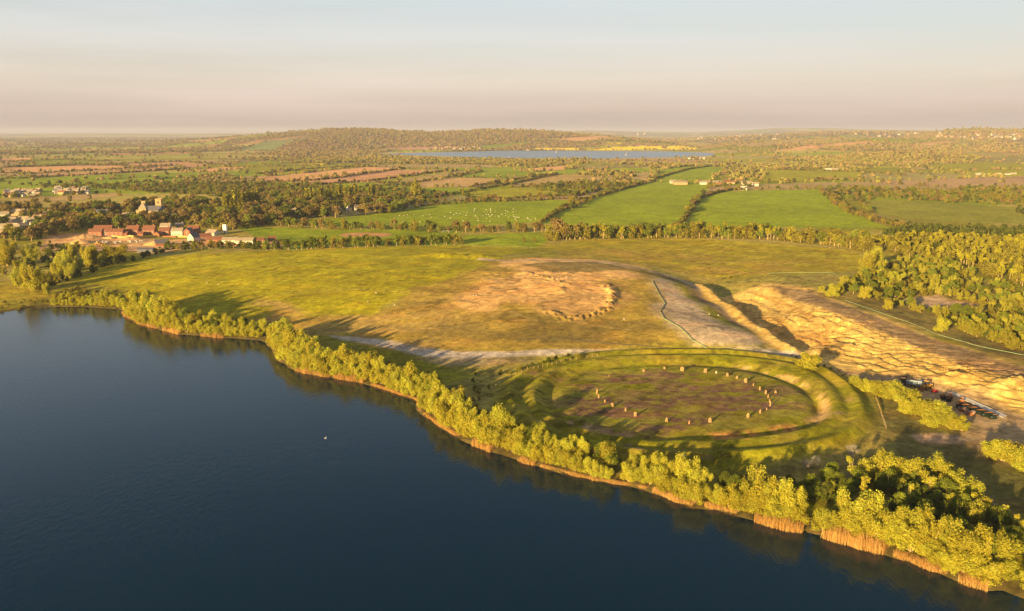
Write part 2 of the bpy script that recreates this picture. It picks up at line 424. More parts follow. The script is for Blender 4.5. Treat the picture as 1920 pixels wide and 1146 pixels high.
BR = (0.48, 0.27, 0.12)
FIELDS = [
 ('field', [(0,315),(130,311),(320,311),(200,320),(0,324)], BR), ('field', [(40,328),(180,321),(330,313),(350,316),(200,327),(60,333)], (0.36,0.22,0.10)),
 ('field', [(200,307),(345,304),(400,310),(330,318),(240,314)], (0.38,0.2,0.1)), ('field', [(0,297),(60,295),(62,302),(0,304)], BR),
 ('field', [(110,344),(230,335),(300,331),(285,339),(180,348)], CROP), ('field', [(18,373),(120,367),(220,361),(242,365),(130,377),(30,381)], (0.34,0.23,0.09)),
 ('field', [(330,322),(420,313),(470,314),(400,323)], BR), ('field', [(480,333),(640,317),(690,313),(760,316),(600,338),(480,341)], BR),
 ('field', [(540,341),(700,320),(800,318),(850,318),(690,342),(600,346)], (0.42,0.23,0.12)), ('field', [(700,345),(860,320),(905,323),(860,330),(760,350)], (0.30,0.22,0.08)),
 ('field', [(840,331),(900,320),(1000,322),(990,330),(880,334)], CROP*0.9), ('field', [(770,335),(880,333),(960,336),(900,352),(790,352),(730,345)], (0.36,0.24,0.10)),
 ('field', [(960,341),(1040,327),(1110,328),(1080,345),(960,351)], (0.30,0.21,0.07)), ('field', [(960,318),(1060,310),(1090,313),(1060,318),(1000,322)], BR),
 ('field', [(870,361),(960,352),(1110,354),(1090,366),(960,371),(880,374)], GRASS), ('field', [(490,326),(560,317),(690,311),(560,326)], GRASS),
 ('field', [(120,308),(200,303),(300,303),(220,309)], (0.3,0.2,0.1)),
 ('field', [(570,414),(690,403),(790,388),(830,378),(1070,375),(1082,380),(1005,416),(960,421),(800,425),(620,424)], CROP),
 ('field', [(1015,420),(1110,373),(1180,352),(1225,340),(1330,346),(1330,354),(1305,372),(1275,421),(1150,423)], CROP),
 ('field', [(1210,341),(1240,318),(1300,311),(1360,314),(1350,326),(1330,343)], CROP*0.95),
 ('field', [(1285,423),(1310,373),(1360,358),(1420,357),(1535,355),(1562,378),(1590,398),(1640,416),(1670,428),(1500,427),(1350,426)], CROP*1.05),
 ('field', [(1605,375),(1700,376),(1850,385),(1960,392),(1960,420),(1800,418),(1700,412),(1640,402)], np.array((0.19,0.19,0.02))),
 ('field', [(1330,330),(1440,318),(1620,322),(1610,335),(1500,340),(1370,338)], GRASS), ('field', [(1700,310),(1800,303),(1900,306),(1960,315),(1800,322)], GRASS*0.9),
 ('field', [(1440,283),(1500,275),(1630,264),(1640,268),(1520,281)], BR), ('field', [(1700,272),(1780,264),(1800,268),(1740,275)], (0.4,0.25,0.1)),
 ('field', [(1040,262),(1100,254),(1140,256),(1160,261),(1100,264)], BR), ('field', [(720,277),(860,272),(900,276),(760,282)], (0.36,0.2,0.12)),
 ('field', [(860,276),(960,264),(1000,268),(920,280)], CROP*0.8), ('field', [(430,282),(500,264),(570,260),(600,264),(540,270),(500,284)], (0.14,0.17,0.05)),
 ('field', [(1100,276),(1200,270),(1400,270),(1560,272),(1560,276),(1300,278)], (0.33,0.18,0.10)),
 ('rape_field', [(985,280.5),(1010,275.5),(1090,278),(1085,281.5),(1030,281.6)], RAPE), ('rape_field', [(1090,281.6),(1150,276),(1240,274),(1248,279.5),(1160,282)], RAPE),
 ('rape_field', [(1240,279.5),(1250,274.5),(1303,275.5),(1306,280),(1260,281.5)], RAPE), ('rape_field', [(560,307),(590,306),(618,308),(600,310)], RAPE),
 ('rape_field', [(1110,270),(1165,268.5),(1168,270.5),(1120,271.5)], RAPE*0.8),
]
for nm, pts, c in FIELDS:
    D_ = K / (np.mean([b for a, b in pts]) - 246)
    paint(pts, c, feather=max(1.5, D_ * 0.002), warp=D_ * 0.003, wl=D_ * 0.05, name=nm, var=0.16)
paint([(800,612),(1100,612),(1060,600),(1400,590)], CROP, k=0)
# hill woods
for pts in ([(400,276),(430,262),(540,250),(650,244),(820,249),(1060,249),(1110,256),(1010,262),(880,275),(730,276),(640,262),(560,256),(480,263)],
            [(470,290),(540,268),(600,263),(660,270),(740,282),(700,290),(560,292)], [(960,272),(1060,263),(1140,268),(1120,276),(990,277)],
            [(1700,258),(1780,245),(1900,245),(1960,250),(1960,262),(1760,262)], [(1500,300),(1600,290),(1800,288),(1850,292),(1820,306),(1640,308),(1520,306)]):
    paint(pts, (0.20, 0.125, 0.06), feather=30, warp=25, wl=120, var=0.25)
# near meadows
MG = np.array((0.29, 0.255, 0.007))
paint([(118,528),(260,484),(420,474),(700,462),(860,459),(1000,462),(940,480),(930,492),(860,520),(790,552),(730,566),(700,592),(620,604),(520,590),(400,600),(250,560)], MG, feather=5, warp=10, wl=40, name='meadow', var=0.22)
paint([(1010,462),(1100,449),(1300,447),(1600,470),(1630,482),(1580,512),(1440,516),(1330,520),(1200,494),(1080,480)], lerp(MG, DRY, 0.25), feather=5, warp=8, wl=40, name='meadow', var=0.3,)
paint([(1010,470),(1150,466),(1500,490),(1560,505),(1440,514),(1300,516),(1200,494),(1080,482)], DRY, feather=14, warp=12, wl=30, k=0.65, msk=lambda x, y: sst(0.35, 0.6, fbm(x / 26, y / 9, 5, 4)))
paint([(440,425),(560,428),(640,430),(860,432),(870,460),(700,462),(520,468),(505,455)], CROP, feather=3, warp=3, name='meadow', var=0.15)
paint([(870,441),(1010,436),(1030,452),(1000,465),(870,461)], CROP*1.05, feather=3, name='meadow', var=0.12)
paint([(635,441),(650,437),(730,437),(742,441),(720,445),(650,445)], (0.45, 0.24, 0.10), feather=3, warp=4)
paint([(-200,530),(0,528),(80,520),(230,545),(230,575),(90,570),(0,580),(-200,600)], lerp(GRASS, DRY, 0.35), feather=4, warp=5, var=0.3, name='meadow')
# building site
paint([(95,440),(170,436),(300,450),(420,446),(520,450),(540,462),(380,462),(300,474),(160,470),(60,470)], (0.48,0.29,0.13), feather=4, warp=8, var=0.4, name='building_site')
# mound flank, dry grass and worked soil
paint([(700,592),(740,560),(830,525),(900,500),(930,485),(1000,480),(1200,497),(1235,520),(1245,560),(1250,600),(1290,648),(1150,654),(1000,656),(860,660),(760,655),(640,632),(480,600),(500,560),(600,596)], lerp(DRY, GRASS, 0.15), feather=6, warp=12, wl=30, name='mound_slope', var=0.35)
paint([(480,560),(600,592),(720,590),(860,600),(900,640),(760,650),(560,622),(440,590)], lerp(DRY, STRAW, 0.5), feather=10, warp=14, wl=30, k=0.8, msk=lambda x, y: sst(0.3, 0.6, fbm(x / 30, y / 10, 15, 4)))
paint([(760,560),(900,540),(1100,600),(1250,600),(1280,640),(1000,645),(800,640),(740,600)], (0.17, 0.125, 0.035), feather=10, warp=10, k=0.7, msk=lambda x, y: sst(0.42, 0.62, fbm(x / 34, y / 14, 25, 4)))
WK = np.array((0.53, 0.32, 0.115))
paint([(820,575),(840,555),(930,520),(960,495),(1010,490),(1100,505),(1190,507),(1195,520),(1130,530),(1150,560),(1140,580),(1080,592),(1020,582),(960,580),(900,600),(870,585)], WK, feather=11, warp=16, wl=26, name='bare_soil', var=0.35)
paint([(935,490),(1000,484),(1100,486),(1200,500),(1195,507),(1100,503),(1000,494),(940,500)], WK*1.1, feather=3, warp=2)
paint([(975,497),(1040,491),(1120,492),(1180,505),(1110,511),(1030,510)], (0.22,0.16,0.05), feather=3, warp=3, var=0.3)
paint([(1225,518),(1250,524),(1290,560),(1340,600),(1430,640),(1395,652),(1300,650),(1275,630),(1245,595),(1232,560)], (0.45,0.34,0.21), feather=6, warp=6, name='gravel_slope', var=0.4)
line([(905,486),(960,490),(1060,488),(1150,494),(1220,508),(1290,530),(1345,575),(1400,612),(1480,652),(1560,690),(1640,715),(1720,735),(1850,775),(1960,800)], 8, (0.40,0.30,0.19), name='haul_road')
line([(1230,510),(1300,545),(1360,590),(1440,632),(1500,662),(1600,706),(1690,738)], 9, (0.20,0.14,0.075), feather=3, k=0.8)  # shade of the haul corridor painted dark over the road
# sand pit
paint(None, SAND, world=sandW, feather=4, warp=3, name='sand_pit', var=0.22)
paint([(1300,530),(1330,540),(1400,590),(1470,640),(1500,665),(1440,655),(1380,600),(1320,560)], SAND*0.9, feather=2, warp=2)
paint([(1560,690),(1700,705),(1850,745),(1960,790),(1960,880),(1850,870),(1760,830),(1820,800),(1700,740),(1600,712)], (0.38,0.26,0.13), feather=4, warp=4, name='haul_road', var=0.15)
paint([(1430,538),(1520,546),(1620,585),(1760,640),(1960,700),(1960,735),(1860,700),(1740,660),(1620,612),(1540,575)], (0.25,0.17,0.085), feather=3, warp=2, name='haul_road', var=0.12)
line([(1520,544),(1640,580),(1760,625),(1960,694)], 5, (0.20,0.15,0.05), k=0.8)
m = np.nonzero((gy > 230) & (gy < 700) & (gx > 60))[0]
sk = sst(0, 8, sdist(gx[m], gy[m], sandW))
tr_ = 1 - np.abs(2 * fbm(gx[m] / 20 + gy[m] / 60, gy[m] / 2.2 + gx[m] / 4, 301, 3) - 1)
col[m] *= (1 - sk * 0.16 * sst(0.75, 0.95, tr_))[:, None]
paint([(1380,560),(1470,600),(1530,640),(1540,665),(1490,650),(1420,605),(1370,570)], (0.46,0.27,0.075), feather=4, warp=3, k=0.8)
paint([(1530,640),(1570,630),(1590,655),(1580,672),(1540,670)], (0.30,0.19,0.06), feather=3, warp=4, k=0.7)
for k_ in range(7):
    o_ = k_ * 9.0
    line([(1400+o_,548+o_*.15),(1450+o_*1.1,565+o_*.3),(1500+o_*.9,600+o_*.35),(1520+o_*.6,640+o_*.2)], 1.2, (0.36,0.21,0.06), feather=.6, k=0.6)
# track beside the mound
GR_ = (0.50, 0.42, 0.34)
paint([(620,628),(700,635),(780,652),(860,660),(960,660),(1100,655),(1280,653),(1440,656),(1500,664),(1520,680),(1470,672),(1380,661),(1280,660),(1150,662),(1000,668),(900,674),(830,676),(740,656),(640,636)], GR_, feather=2, warp=1.5, name='track', var=0.15)
paint([(780,670),(880,672),(960,672),(1000,680),(900,690),(800,684)], (0.26,0.2,0.1), feather=4, warp=5, var=0.3)
for k_ in range(4):
    o_ = (k_ - 1.5) * 2.2
    line([(650,634+o_*.5),(740,645+o_),(860,665+o_),(1000,662+o_),(1150,658+o_*.8),(1290,656+o_*.7),(1450,659+o_)], 0.8, (0.34,0.27,0.20) if k_ % 2 else (0.58,0.50,0.40), feather=.5, k=0.6)
for a_, b_ in (((700,592),(900,600)),((760,620),(1000,610)),((900,575),(1000,600)),((880,560),(1010,530)),((1000,520),(1130,560)),((960,600),(1200,620)),((480,560),(640,545)),((620,540),(840,560))):
    line([a_, ((a_[0]+b_[0])/2, (a_[1]+b_[1])/2-5), b_], 1.4, (0.42,0.29,0.10), feather=.8, k=0.5)
# henge
hw_c = hengeW
paint(None, (0.19,0.18,0.008), world=hengeW, feather=4, warp=2, name='earthwork', var=0.4)
paint(None, (0.30,0.23,0.04), world=hengeW, feather=4, k=0.42, msk=lambda x, y: sst(0.45, 0.62, fbm(x / 16, y / 7, 43, 5)))
paint(None, (0.24,0.21,0.035), world=innerW, feather=4, k=0.7, msk=lambda x, y: sst(0.42, 0.56, fbm(x / 9, y / 4, 44, 5)))
paint(None, HEATH*1.1, world=innerW, feather=10, k=0.95, msk=lambda x, y: sst(0.50, 0.58, fbm(x / 17, y / 8, 46, 5)) * (0.25 + 0.75 * sst(0.3, 0.6, fbm(x / 2.2, y / 1.7, 3, 2))))
paint([(1150,730),(1260,715),(1300,750),(1420,745),(1430,765),(1300,790),(1220,780)], HEATH, feather=7, warp=8, k=0.6, msk=lambda x, y: sst(0.42, 0.55, fbm(x / 10, y / 7, 47, 4)))
DS = np.array((0.52, 0.34, 0.14))
mk = lambda a: (lambda x, y: sst(a, a + 0.12, fbm(x / 5, y / 3, 49, 4)))
paint([(1530,735),(1550,740),(1558,765),(1555,785),(1520,800),(1490,802),(1530,780),(1538,755)], DS*0.85, feather=1.5, k=0.95, msk=mk(0.36))
paint([(1320,680),(1400,686),(1480,702),(1530,722),(1520,728),(1440,703),(1330,688)], DS, feather=2, k=0.7, msk=mk(0.42))
paint([(1330,812),(1400,808),(1430,816),(1400,824),(1340,824)], (0.42,0.22,0.06), feather=2, k=0.9, msk=mk(0.36))
paint([(1440,800),(1480,796),(1520,800),(1470,812)], (0.40,0.22,0.07), feather=2, k=0.9, msk=mk(0.36))
paint([(1060,787),(1130,800),(1190,812),(1180,822),(1120,812),(1070,797)], (0.38,0.24,0.12), feather=2, k=0.9, msk=mk(0.38))
for k_ in range(8):
    px_, py_ = [(1120,845),(1200,842),(1570,775),(1590,750),(1330,858),(1000,700),(1050,712),(1180,835)][k_]
    paint([(px_-12,py_),(px_,py_-4),(px_+14,py_),(px_,py_+3)], (0.25,0.15,0.08), feather=1, warp=1, k=0.7)
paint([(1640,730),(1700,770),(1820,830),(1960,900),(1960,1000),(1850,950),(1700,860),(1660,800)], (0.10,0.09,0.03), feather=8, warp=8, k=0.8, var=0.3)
paint([(1720,820),(1760,812),(1830,822),(1800,834),(1740,832)], (0.40,0.28,0.17), feather=2, warp=3)
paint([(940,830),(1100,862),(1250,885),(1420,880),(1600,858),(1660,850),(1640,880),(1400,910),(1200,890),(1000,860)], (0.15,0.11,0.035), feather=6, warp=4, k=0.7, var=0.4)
# right-hand wood floor
paint([(1640,498),(1700,490),(1920,548),(2100,600),(2100,750),(1920,690),(1740,620),(1560,560)], (0.20,0.155,0.04), feather=8, warp=10, var=0.35)
paint([(1690,562),(1760,556),(1840,575),(1850,583),(1780,580),(1710,572)], (0.42,0.29,0.17), feather=3, warp=5, var=0.2)
line([(1640,520),(1700,560),(1800,600),(1960,655)], 5, (0.34,0.24,0.10), k=0.8)
# wet edge of the lake
m = np.nonzero(gy < 720)[0]
ds = -sdist(gx[m], gy[m], lakeW)
col[m] = lerp(col[m], np.array((0.10, 0.075, 0.03)), (1 - sst(1, 7, ds)) * 0.9)
# mottling at several scales
def var_(a, lo, hi): return (lo + (hi - lo) * a)[:, None]
grassy = sst(0.02, 0.10, col[:, 1] * 1.15 - col[:, 0] + 0.06)[:, None]
nf = fbm(gx / 2.2, gy / 2.2, 141, 3)
ns = fbm((gx * .82 - gy * .57) / 3, (gx * .57 + gy * .82) / 14, 151, 3)
col *= var_(n1, 0.8, 1.2) * (1 + (n2[:, None] - .5) * (0.5 - 0.3 * sst(700, 1000, gy)[:, None])) * (1 + (nf[:, None] - .5) * (0.95 - 0.5 * sst(600, 1000, gy)[:, None])) * (1 + (ns[:, None] - .5) * 0.4)
spot = sst(0.70, 0.80, vn(gx / 4.5 + 40, gy / 3, 171)) * sst(0.45, 0.6, fbm(gx / 40, gy / 40, 172, 2)) * (1 - sst(800, 1100, gy))
col *= (1 - 0.38 * spot[:, None])
dryk = sst(0.55, 0.72, fbm(gx / 24, gy / 11, 161, 4)) * sst(60, 200, gy) * (1 - sst(900, 1200, gy)) * 0.35
col[:] = lerp(col, col * np.array((1.45, 1.1, 0.9)), dryk)
np.clip(col, 0.004, 0.85, out=col)

# ------------------------------------------------------------------ materials
def mat_new(name):
    m = bpy.data.materials.new(name); m.use_nodes = True
    return m, m.node_tree, m.node_tree.nodes['Principled BSDF']
def ground_mat():
    m, t, b = mat_new('ground')
    at = N(t, 'ShaderNodeAttribute'); at.attribute_name = 'surf'
    g = N(t, 'ShaderNodeNewGeometry')
    n = N(t, 'ShaderNodeTexNoise'); n.inputs['Scale'].default_value = 0.9; n.inputs['Detail'].default_value = 4
    n.inputs['Roughness'].default_value = 0.65
    L(t, g.outputs['Position'], n.inputs['Vector'])
    r = N(t, 'ShaderNodeMapRange'); r.inputs[1].default_value = 0.3; r.inputs[2].default_value = 0.7; r.inputs[3].default_value = 0.7; r.inputs[4].default_value = 1.3
    L(t, n.outputs['Fac'], r.inputs[0])
    v = N(t, 'ShaderNodeVectorMath', operation='SCALE'); L(t, at.outputs['Color'], v.inputs[0]); L(t, r.outputs[0], v.inputs[3])
    L(t, v.outputs[0], b.inputs['Base Color'])
    bp = N(t, 'ShaderNodeBump'); bp.inputs['Strength'].default_value = 0.55; bp.inputs['Distance'].default_value = 0.35
    L(t, n.outputs['Fac'], bp.inputs['Height']); L(t, bp.outputs[0], b.inputs['Normal'])
    b.inputs['Roughness'].default_value = 1.0
    b.inputs['Specular IOR Level'].default_value = 0.1
    b.inputs['Sheen Weight'].default_value = 0.25
    b.inputs['Sheen Roughness'].default_value = 0.6
    L(t, v.outputs[0], b.inputs['Sheen Tint'])
    return m
GM = ground_mat()
def mesh_np(name, V, Fq, mats, midx=None, smooth=True):
    me = bpy.data.meshes.new(name)
    V = np.asarray(V, np.float32); Fq = np.asarray(Fq, np.int32)
    n, k = Fq.shape
    me.vertices.add(len(V)); me.vertices.foreach_set('co', V.ravel())
    me.loops.add(n * k); me.loops.foreach_set('vertex_index', Fq.ravel())
    me.polygons.add(n); me.polygons.foreach_set('loop_start', np.arange(0, n * k, k, dtype=np.int32))
    if midx is not None: me.polygons.foreach_set('material_index', np.asarray(midx, np.int32))
    me.polygons.foreach_set('use_smooth', np.full(n, smooth))
    for m_ in mats: me.materials.append(m_)
    me.update(calc_edges=True)
    return me
V = np.stack([gx, gy, gz], -1)
ii = np.arange((NR - 1) * NC).reshape(NR - 1, NC)[:, :-1].ravel()
FQ = np.stack([ii, ii + 1, ii + 1 + NC, ii + NC], -1)
fid = RID[FQ[:, 0]]
for k in range(len(NAMES)):
    f = FQ[fid == k]
    if len(f) == 0: continue
    u, inv = np.unique(f, return_inverse=True)
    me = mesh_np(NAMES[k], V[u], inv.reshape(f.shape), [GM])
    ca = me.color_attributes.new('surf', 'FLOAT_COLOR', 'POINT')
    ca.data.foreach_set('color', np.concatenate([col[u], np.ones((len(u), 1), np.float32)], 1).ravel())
    o = bpy.data.objects.new(NAMES[k], me); C.objects.link(o); o['kind'] = 'structure'
del V, FQ
pm, t, b = mat_new('plain'); b.inputs['Base Color'].default_value = (0.12, 0.12, 0.03, 1); b.inputs['Roughness'].default_value = 1
th = np.linspace(0, 2 * math.pi, 97)[:-1]
me = mesh_np('lake_bed', [(0, 0, -4)] + [(70000 * math.cos(a), 70000 * math.sin(a), -4) for a in th], [(0, 1 + i, 1 + (i + 1) % 96) for i in range(96)], [pm])
tag(C.objects.link(bpy.data.objects.new('lake_bed', me)) or bpy.data.objects['lake_bed'], kind='structure')

def water_mat(name, deep, s1, bump, rough):
    m, t, b = mat_new(name)
    g = N(t, 'ShaderNodeNewGeometry')
    mp = N(t, 'ShaderNodeMapping'); mp.inputs['Rotation'].default_value = (0, 0, R(-28)); mp.inputs['Scale'].default_value = (1.0, 0.35, 1)
    L(t, g.outputs['Position'], mp.inputs[0])
    n = N(t, 'ShaderNodeTexNoise'); n.inputs['Scale'].default_value = s1; n.inputs['Detail'].default_value = 3; n.inputs['Roughness'].default_value = 0.55
    L(t, mp.outputs[0], n.inputs['Vector'])
    n2_ = N(t, 'ShaderNodeTexNoise'); n2_.inputs['Scale'].default_value = 0.012; n2_.inputs['Detail'].default_value = 3
    L(t, g.outputs['Position'], n2_.inputs['Vector'])
    r = N(t, 'ShaderNodeMapRange'); r.inputs[1].default_value = 0.35; r.inputs[2].default_value = 0.62; r.inputs[3].default_value = bump * 0.75; r.inputs[4].default_value = bump
    L(t, n2_.outputs['Fac'], r.inputs[0])
    bp = N(t, 'ShaderNodeBump'); bp.inputs['Distance'].default_value = 0.22
    L(t, r.outputs[0], bp.inputs['Strength']); L(t, n.outputs['Fac'], bp.inputs['Height']); L(t, bp.outputs[0], b.inputs['Normal'])
    rr = N(t, 'ShaderNodeMix', data_type='RGBA'); rr.inputs[6].default_value = (*deep, 1); rr.inputs[7].default_value = (deep[0] * 0.8, deep[1] * 1.25, deep[2] * 0.95, 1)
    L(t, n2_.outputs['Fac'], rr.inputs[0]); L(t, rr.outputs[2], b.inputs['Base Color'])
    b.inputs['Roughness'].default_value = rough; b.inputs['IOR'].default_value = 1.33
    return m
WM = water_mat('lake_water', (0.001, 0.014, 0.030), 0.9, 0.55, 0.10)
me = bpy.data.meshes.new('lake_water')
pl = [(-2500, -900), (2500, -900), (2500, 120)] + [(p[0] + 5, p[1] + 9) for p in shoreW[::-1]] + [(-2500, 620)]
me.from_pydata([(x, y, 0.0) for x, y in pl], [], [tuple(range(len(pl)))]); me.materials.append(WM)
o = bpy.data.objects.new('lake_water', me); C.objects.link(o); o['kind'] = 'structure'
WM2 = water_mat('reservoir_water', (0.05, 0.11, 0.20), 0.2, 0.5, 0.25)
me = bpy.data.meshes.new('reservoir_water')
rc = resW.mean(0)
me.from_pydata([(rc[0] + (x - rc[0]) * 1.01, rc[1] + (y - rc[1]) * 1.02, 1.2) for x, y in resW], [], [tuple(range(len(resW)))]); me.materials.append(WM2)
o = bpy.data.objects.new('reservoir_water', me); C.objects.link(o); o['kind'] = 'structure'
# ------------------------------------------------------------------ foliage
def leaf_mat(name, c0, c1, trans=0.35, dv=0.25):
    m = bpy.data.materials.new(name); m.use_nodes = True
    t = m.node_tree; t.nodes.clear()
    at = N(t, 'ShaderNodeAttribute'); at.attribute_name = 'tint'
    oi = N(t, 'ShaderNodeObjectInfo')
    mx_ = N(t, 'ShaderNodeMix', data_type='RGBA'); mx_.inputs[6].default_value = (*c0, 1); mx_.inputs[7].default_value = (*c1, 1)
    ad = N(t, 'ShaderNodeMath', operation='MULTIPLY_ADD'); ad.inputs[1].default_value = 0.6; ad.inputs[2].default_value = -0.3
    L(t, oi.outputs['Random'], ad.inputs[0])
    ad2 = N(t, 'ShaderNodeMath', operation='ADD', use_clamp=True); L(t, at.outputs['Fac'], ad2.inputs[0]); L(t, ad.outputs[0], ad2.inputs[1])
    L(t, ad2.outputs[0], mx_.inputs[0])
    ml = N(t, 'ShaderNodeMath', operation='MULTIPLY_ADD'); ml.inputs[1].default_value = dv * 2; ml.inputs[2].default_value = 1 - dv
    fr = N(t, 'ShaderNodeMath', operation='FRACT'); m7 = N(t, 'ShaderNodeMath', operation='MULTIPLY'); m7.inputs[1].default_value = 7.31
    L(t, oi.outputs['Random'], m7.inputs[0]); L(t, m7.outputs[0], fr.inputs[0]); L(t, fr.outputs[0], ml.inputs[0])
    v = N(t, 'ShaderNodeVectorMath', operation='SCALE'); L(t, mx_.outputs[2], v.inputs[0]); L(t, ml.outputs[0], v.inputs[3])
    d = N(t, 'ShaderNodeBsdfDiffuse'); tr = N(t, 'ShaderNodeBsdfTranslucent')
    L(t, v.outputs[0], d.inputs[0]); L(t, v.outputs[0], tr.inputs[0])
    ms = N(t, 'ShaderNodeMixShader'); ms.inputs[0].default_value = trans
    L(t, d.outputs[0], ms.inputs[1]); L(t, tr.outputs[0], ms.inputs[2])
    o_ = N(t, 'ShaderNodeOutputMaterial'); L(t, ms.outputs[0], o_.inputs[0])
    return m
def plain_mat(name, c, rough=0.85, nz_=0.0, sc_=3.0, metal=0.0, coord='Object'):
    m, t, b = mat_new(name)
    b.inputs['Roughness'].default_value = rough; b.inputs['Metallic'].default_value = metal
    g = N(t, 'ShaderNodeTexCoord'); n = N(t, 'ShaderNodeTexNoise'); n.inputs['Scale'].default_value = sc_; n.inputs['Detail'].default_value = 4
    L(t, g.outputs[coord], n.inputs['Vector'])
    r = N(t, 'ShaderNodeMapRange'); r.inputs[1].default_value = 0.3; r.inputs[2].default_value = 0.7
    r.inputs[3].default_value = 1 - nz_; r.inputs[4].default_value = 1 + nz_
    L(t, n.outputs['Fac'], r.inputs[0])
    v = N(t, 'ShaderNodeVectorMath', operation='SCALE'); v.inputs[0].default_value = c; L(t, r.outputs[0], v.inputs[3])
    L(t, v.outputs[0], b.inputs['Base Color'])
    return m
LM = {
 'willow': leaf_mat('willow_leaf', (0.38, 0.315, 0.030), (0.46, 0.475, 0.055), 0.3, 0.15),
 'green': leaf_mat('green_leaf', (0.13, 0.16, 0.022), (0.24, 0.27, 0.032), 0.3, 0.25),
 'dark': leaf_mat('dark_leaf', (0.065, 0.08, 0.014), (0.13, 0.15, 0.02), 0.2, 0.25),
 'bush': leaf_mat('bush_leaf', (0.20, 0.17, 0.025), (0.32, 0.29, 0.035), 0.3, 0.2),
 'brown': leaf_mat('bare_twig', (0.20, 0.135, 0.05), (0.25, 0.20, 0.045), 0.2, 0.25),
 'blossom': leaf_mat('blossom_leaf', (0.36, 0.31, 0.26), (0.50, 0.45, 0.36), 0.3, 0.1),
 'poplar': leaf_mat('poplar_leaf', (0.27, 0.24, 0.02), (0.38, 0.36, 0.03), 0.3, 0.15),
 'reed': leaf_mat('reed_stem', (0.50, 0.29, 0.09), (0.66, 0.44, 0.15), 0.3, 0.1),
 'dull': leaf_mat('olive_leaf', (0.28, 0.24, 0.028), (0.38, 0.38, 0.045), 0.3, 0.25),
 'hazel': leaf_mat('far_twig', (0.34, 0.23, 0.10), (0.36, 0.28, 0.09), 0.2, 0.2), 'olive': leaf_mat('far_olive', (0.25, 0.23, 0.05), (0.34, 0.32, 0.07), 0.2, 0.2), 'dark_olive': leaf_mat('far_dark_leaf', (0.13, 0.12, 0.035), (0.19, 0.18, 0.045), 0.2, 0.2),
 'grass': leaf_mat('tussock_blade', (0.16, 0.15, 0.02), (0.36, 0.26, 0.07), 0.3, 0.2),
}
BARK = plain_mat('bark', (0.42, 0.31, 0.14), 0.95, 0.25, 5)
def nrm(a): return a / (np.linalg.norm(a, axis=-1, keepdims=True) + 1e-9)
def leaf_quads(lobes, n, size, r, upward=0.0, aspect=1.0, flat=0.0):
    lb = np.array(lobes)                       # cx cy cz rx rz
    wgt = lb[:, 3] ** 1.6 * lb[:, 4] ** 0.8
    k = r.choice(len(lb), n, p=wgt / wgt.sum())
    d = nrm(r.normal(size=(n, 3)))
    rad = 1.16 - 0.75 * r.random(n) ** 1.1
    rad *= 1 + 0.16 * np.sin(d[:, 0] * 7 + k) * np.cos(d[:, 1] * 6 + 2 * k + d[:, 2] * 5)
    c = lb[k, :3] + d * rad[:, None] * np.stack([lb[k, 3], lb[k, 3], lb[k, 4]], -1)
    c[:, 2] = np.maximum(c[:, 2], 0.01)
    nn = nrm(d * 0.9 + r.normal(size=(n, 3)) * 0.75)
    up = np.array([0, 0, 1.0]) * upward + r.normal(size=(n, 3)) * (1 - upward * 0.6)
    tt = nrm(up - nn * (up * nn).sum(1, keepdims=True)); bb = np.cross(nn, tt)
    s = size * (0.55 + 0.9 * r.random(n))[:, None]
    a, b_ = tt * s * aspect * 0.5, bb * s * 0.5
    V = np.stack([c - a - b_ * 0.6, c - a * 0.3 + b_, c + a + b_ * 0.3, c + a * 0.35 - b_], 1).reshape(-1, 3)
    Fq = np.arange(4 * n).reshape(-1, 4)
    tint = np.repeat(np.clip(0.25 + 0.5 * hsh(k, k * 0, 5) + 0.5 * (r.random(n) - 0.5), 0, 1), 4)
    return V, Fq, tint
def tube(path, r0, r1, seg=5):
    path = np.array(path, float); n = len(path)
    V = []
    for i, p in enumerate(path):
        t_ = path[min(i + 1, n - 1)] - path[max(i - 1, 0)]; t_ /= np.linalg.norm(t_) + 1e-9
        a = np.cross(t_, [0.3, 0.9, 0.1]); a /= np.linalg.norm(a) + 1e-9; b_ = np.cross(t_, a)
        rr = r0 + (r1 - r0) * i / (n - 1)
        for j in range(seg):
            th_ = 2 * math.pi * j / seg
            V.append(p + rr * (a * math.cos(th_) + b_ * math.sin(th_)))
    Fq = [(i * seg + j, i * seg + (j + 1) % seg, (i + 1) * seg + (j + 1) % seg, (i + 1) * seg + j) for i in range(n - 1) for j in range(seg)]
    return np.array(V), np.array(Fq)
def join(parts):
    Vs, Fs, o_ = [], [], 0
    for v, f in parts:
        Vs.append(v); Fs.append(f + o_); o_ += len(v)
    return np.vstack(Vs), np.vstack(Fs)
def limb(p0, p1, r0, r1, r, wob=0.03, n=5):
    p0 = np.array(p0, float); p1 = np.array(p1, float)
    pts = [p0 + (p1 - p0) * t_ + (r.normal(size=3) * wob if 0 < t_ < 1 else 0) for t_ in np.linspace(0, 1, n)]
    return tube(pts, r0, r1, 5)
def add_tint(me, tint, pad=0):
    a = me.attributes.new('tint', 'FLOAT', 'POINT')
    a.data.foreach_set('value', np.concatenate([tint, np.zeros(pad)]).astype(np.float32))
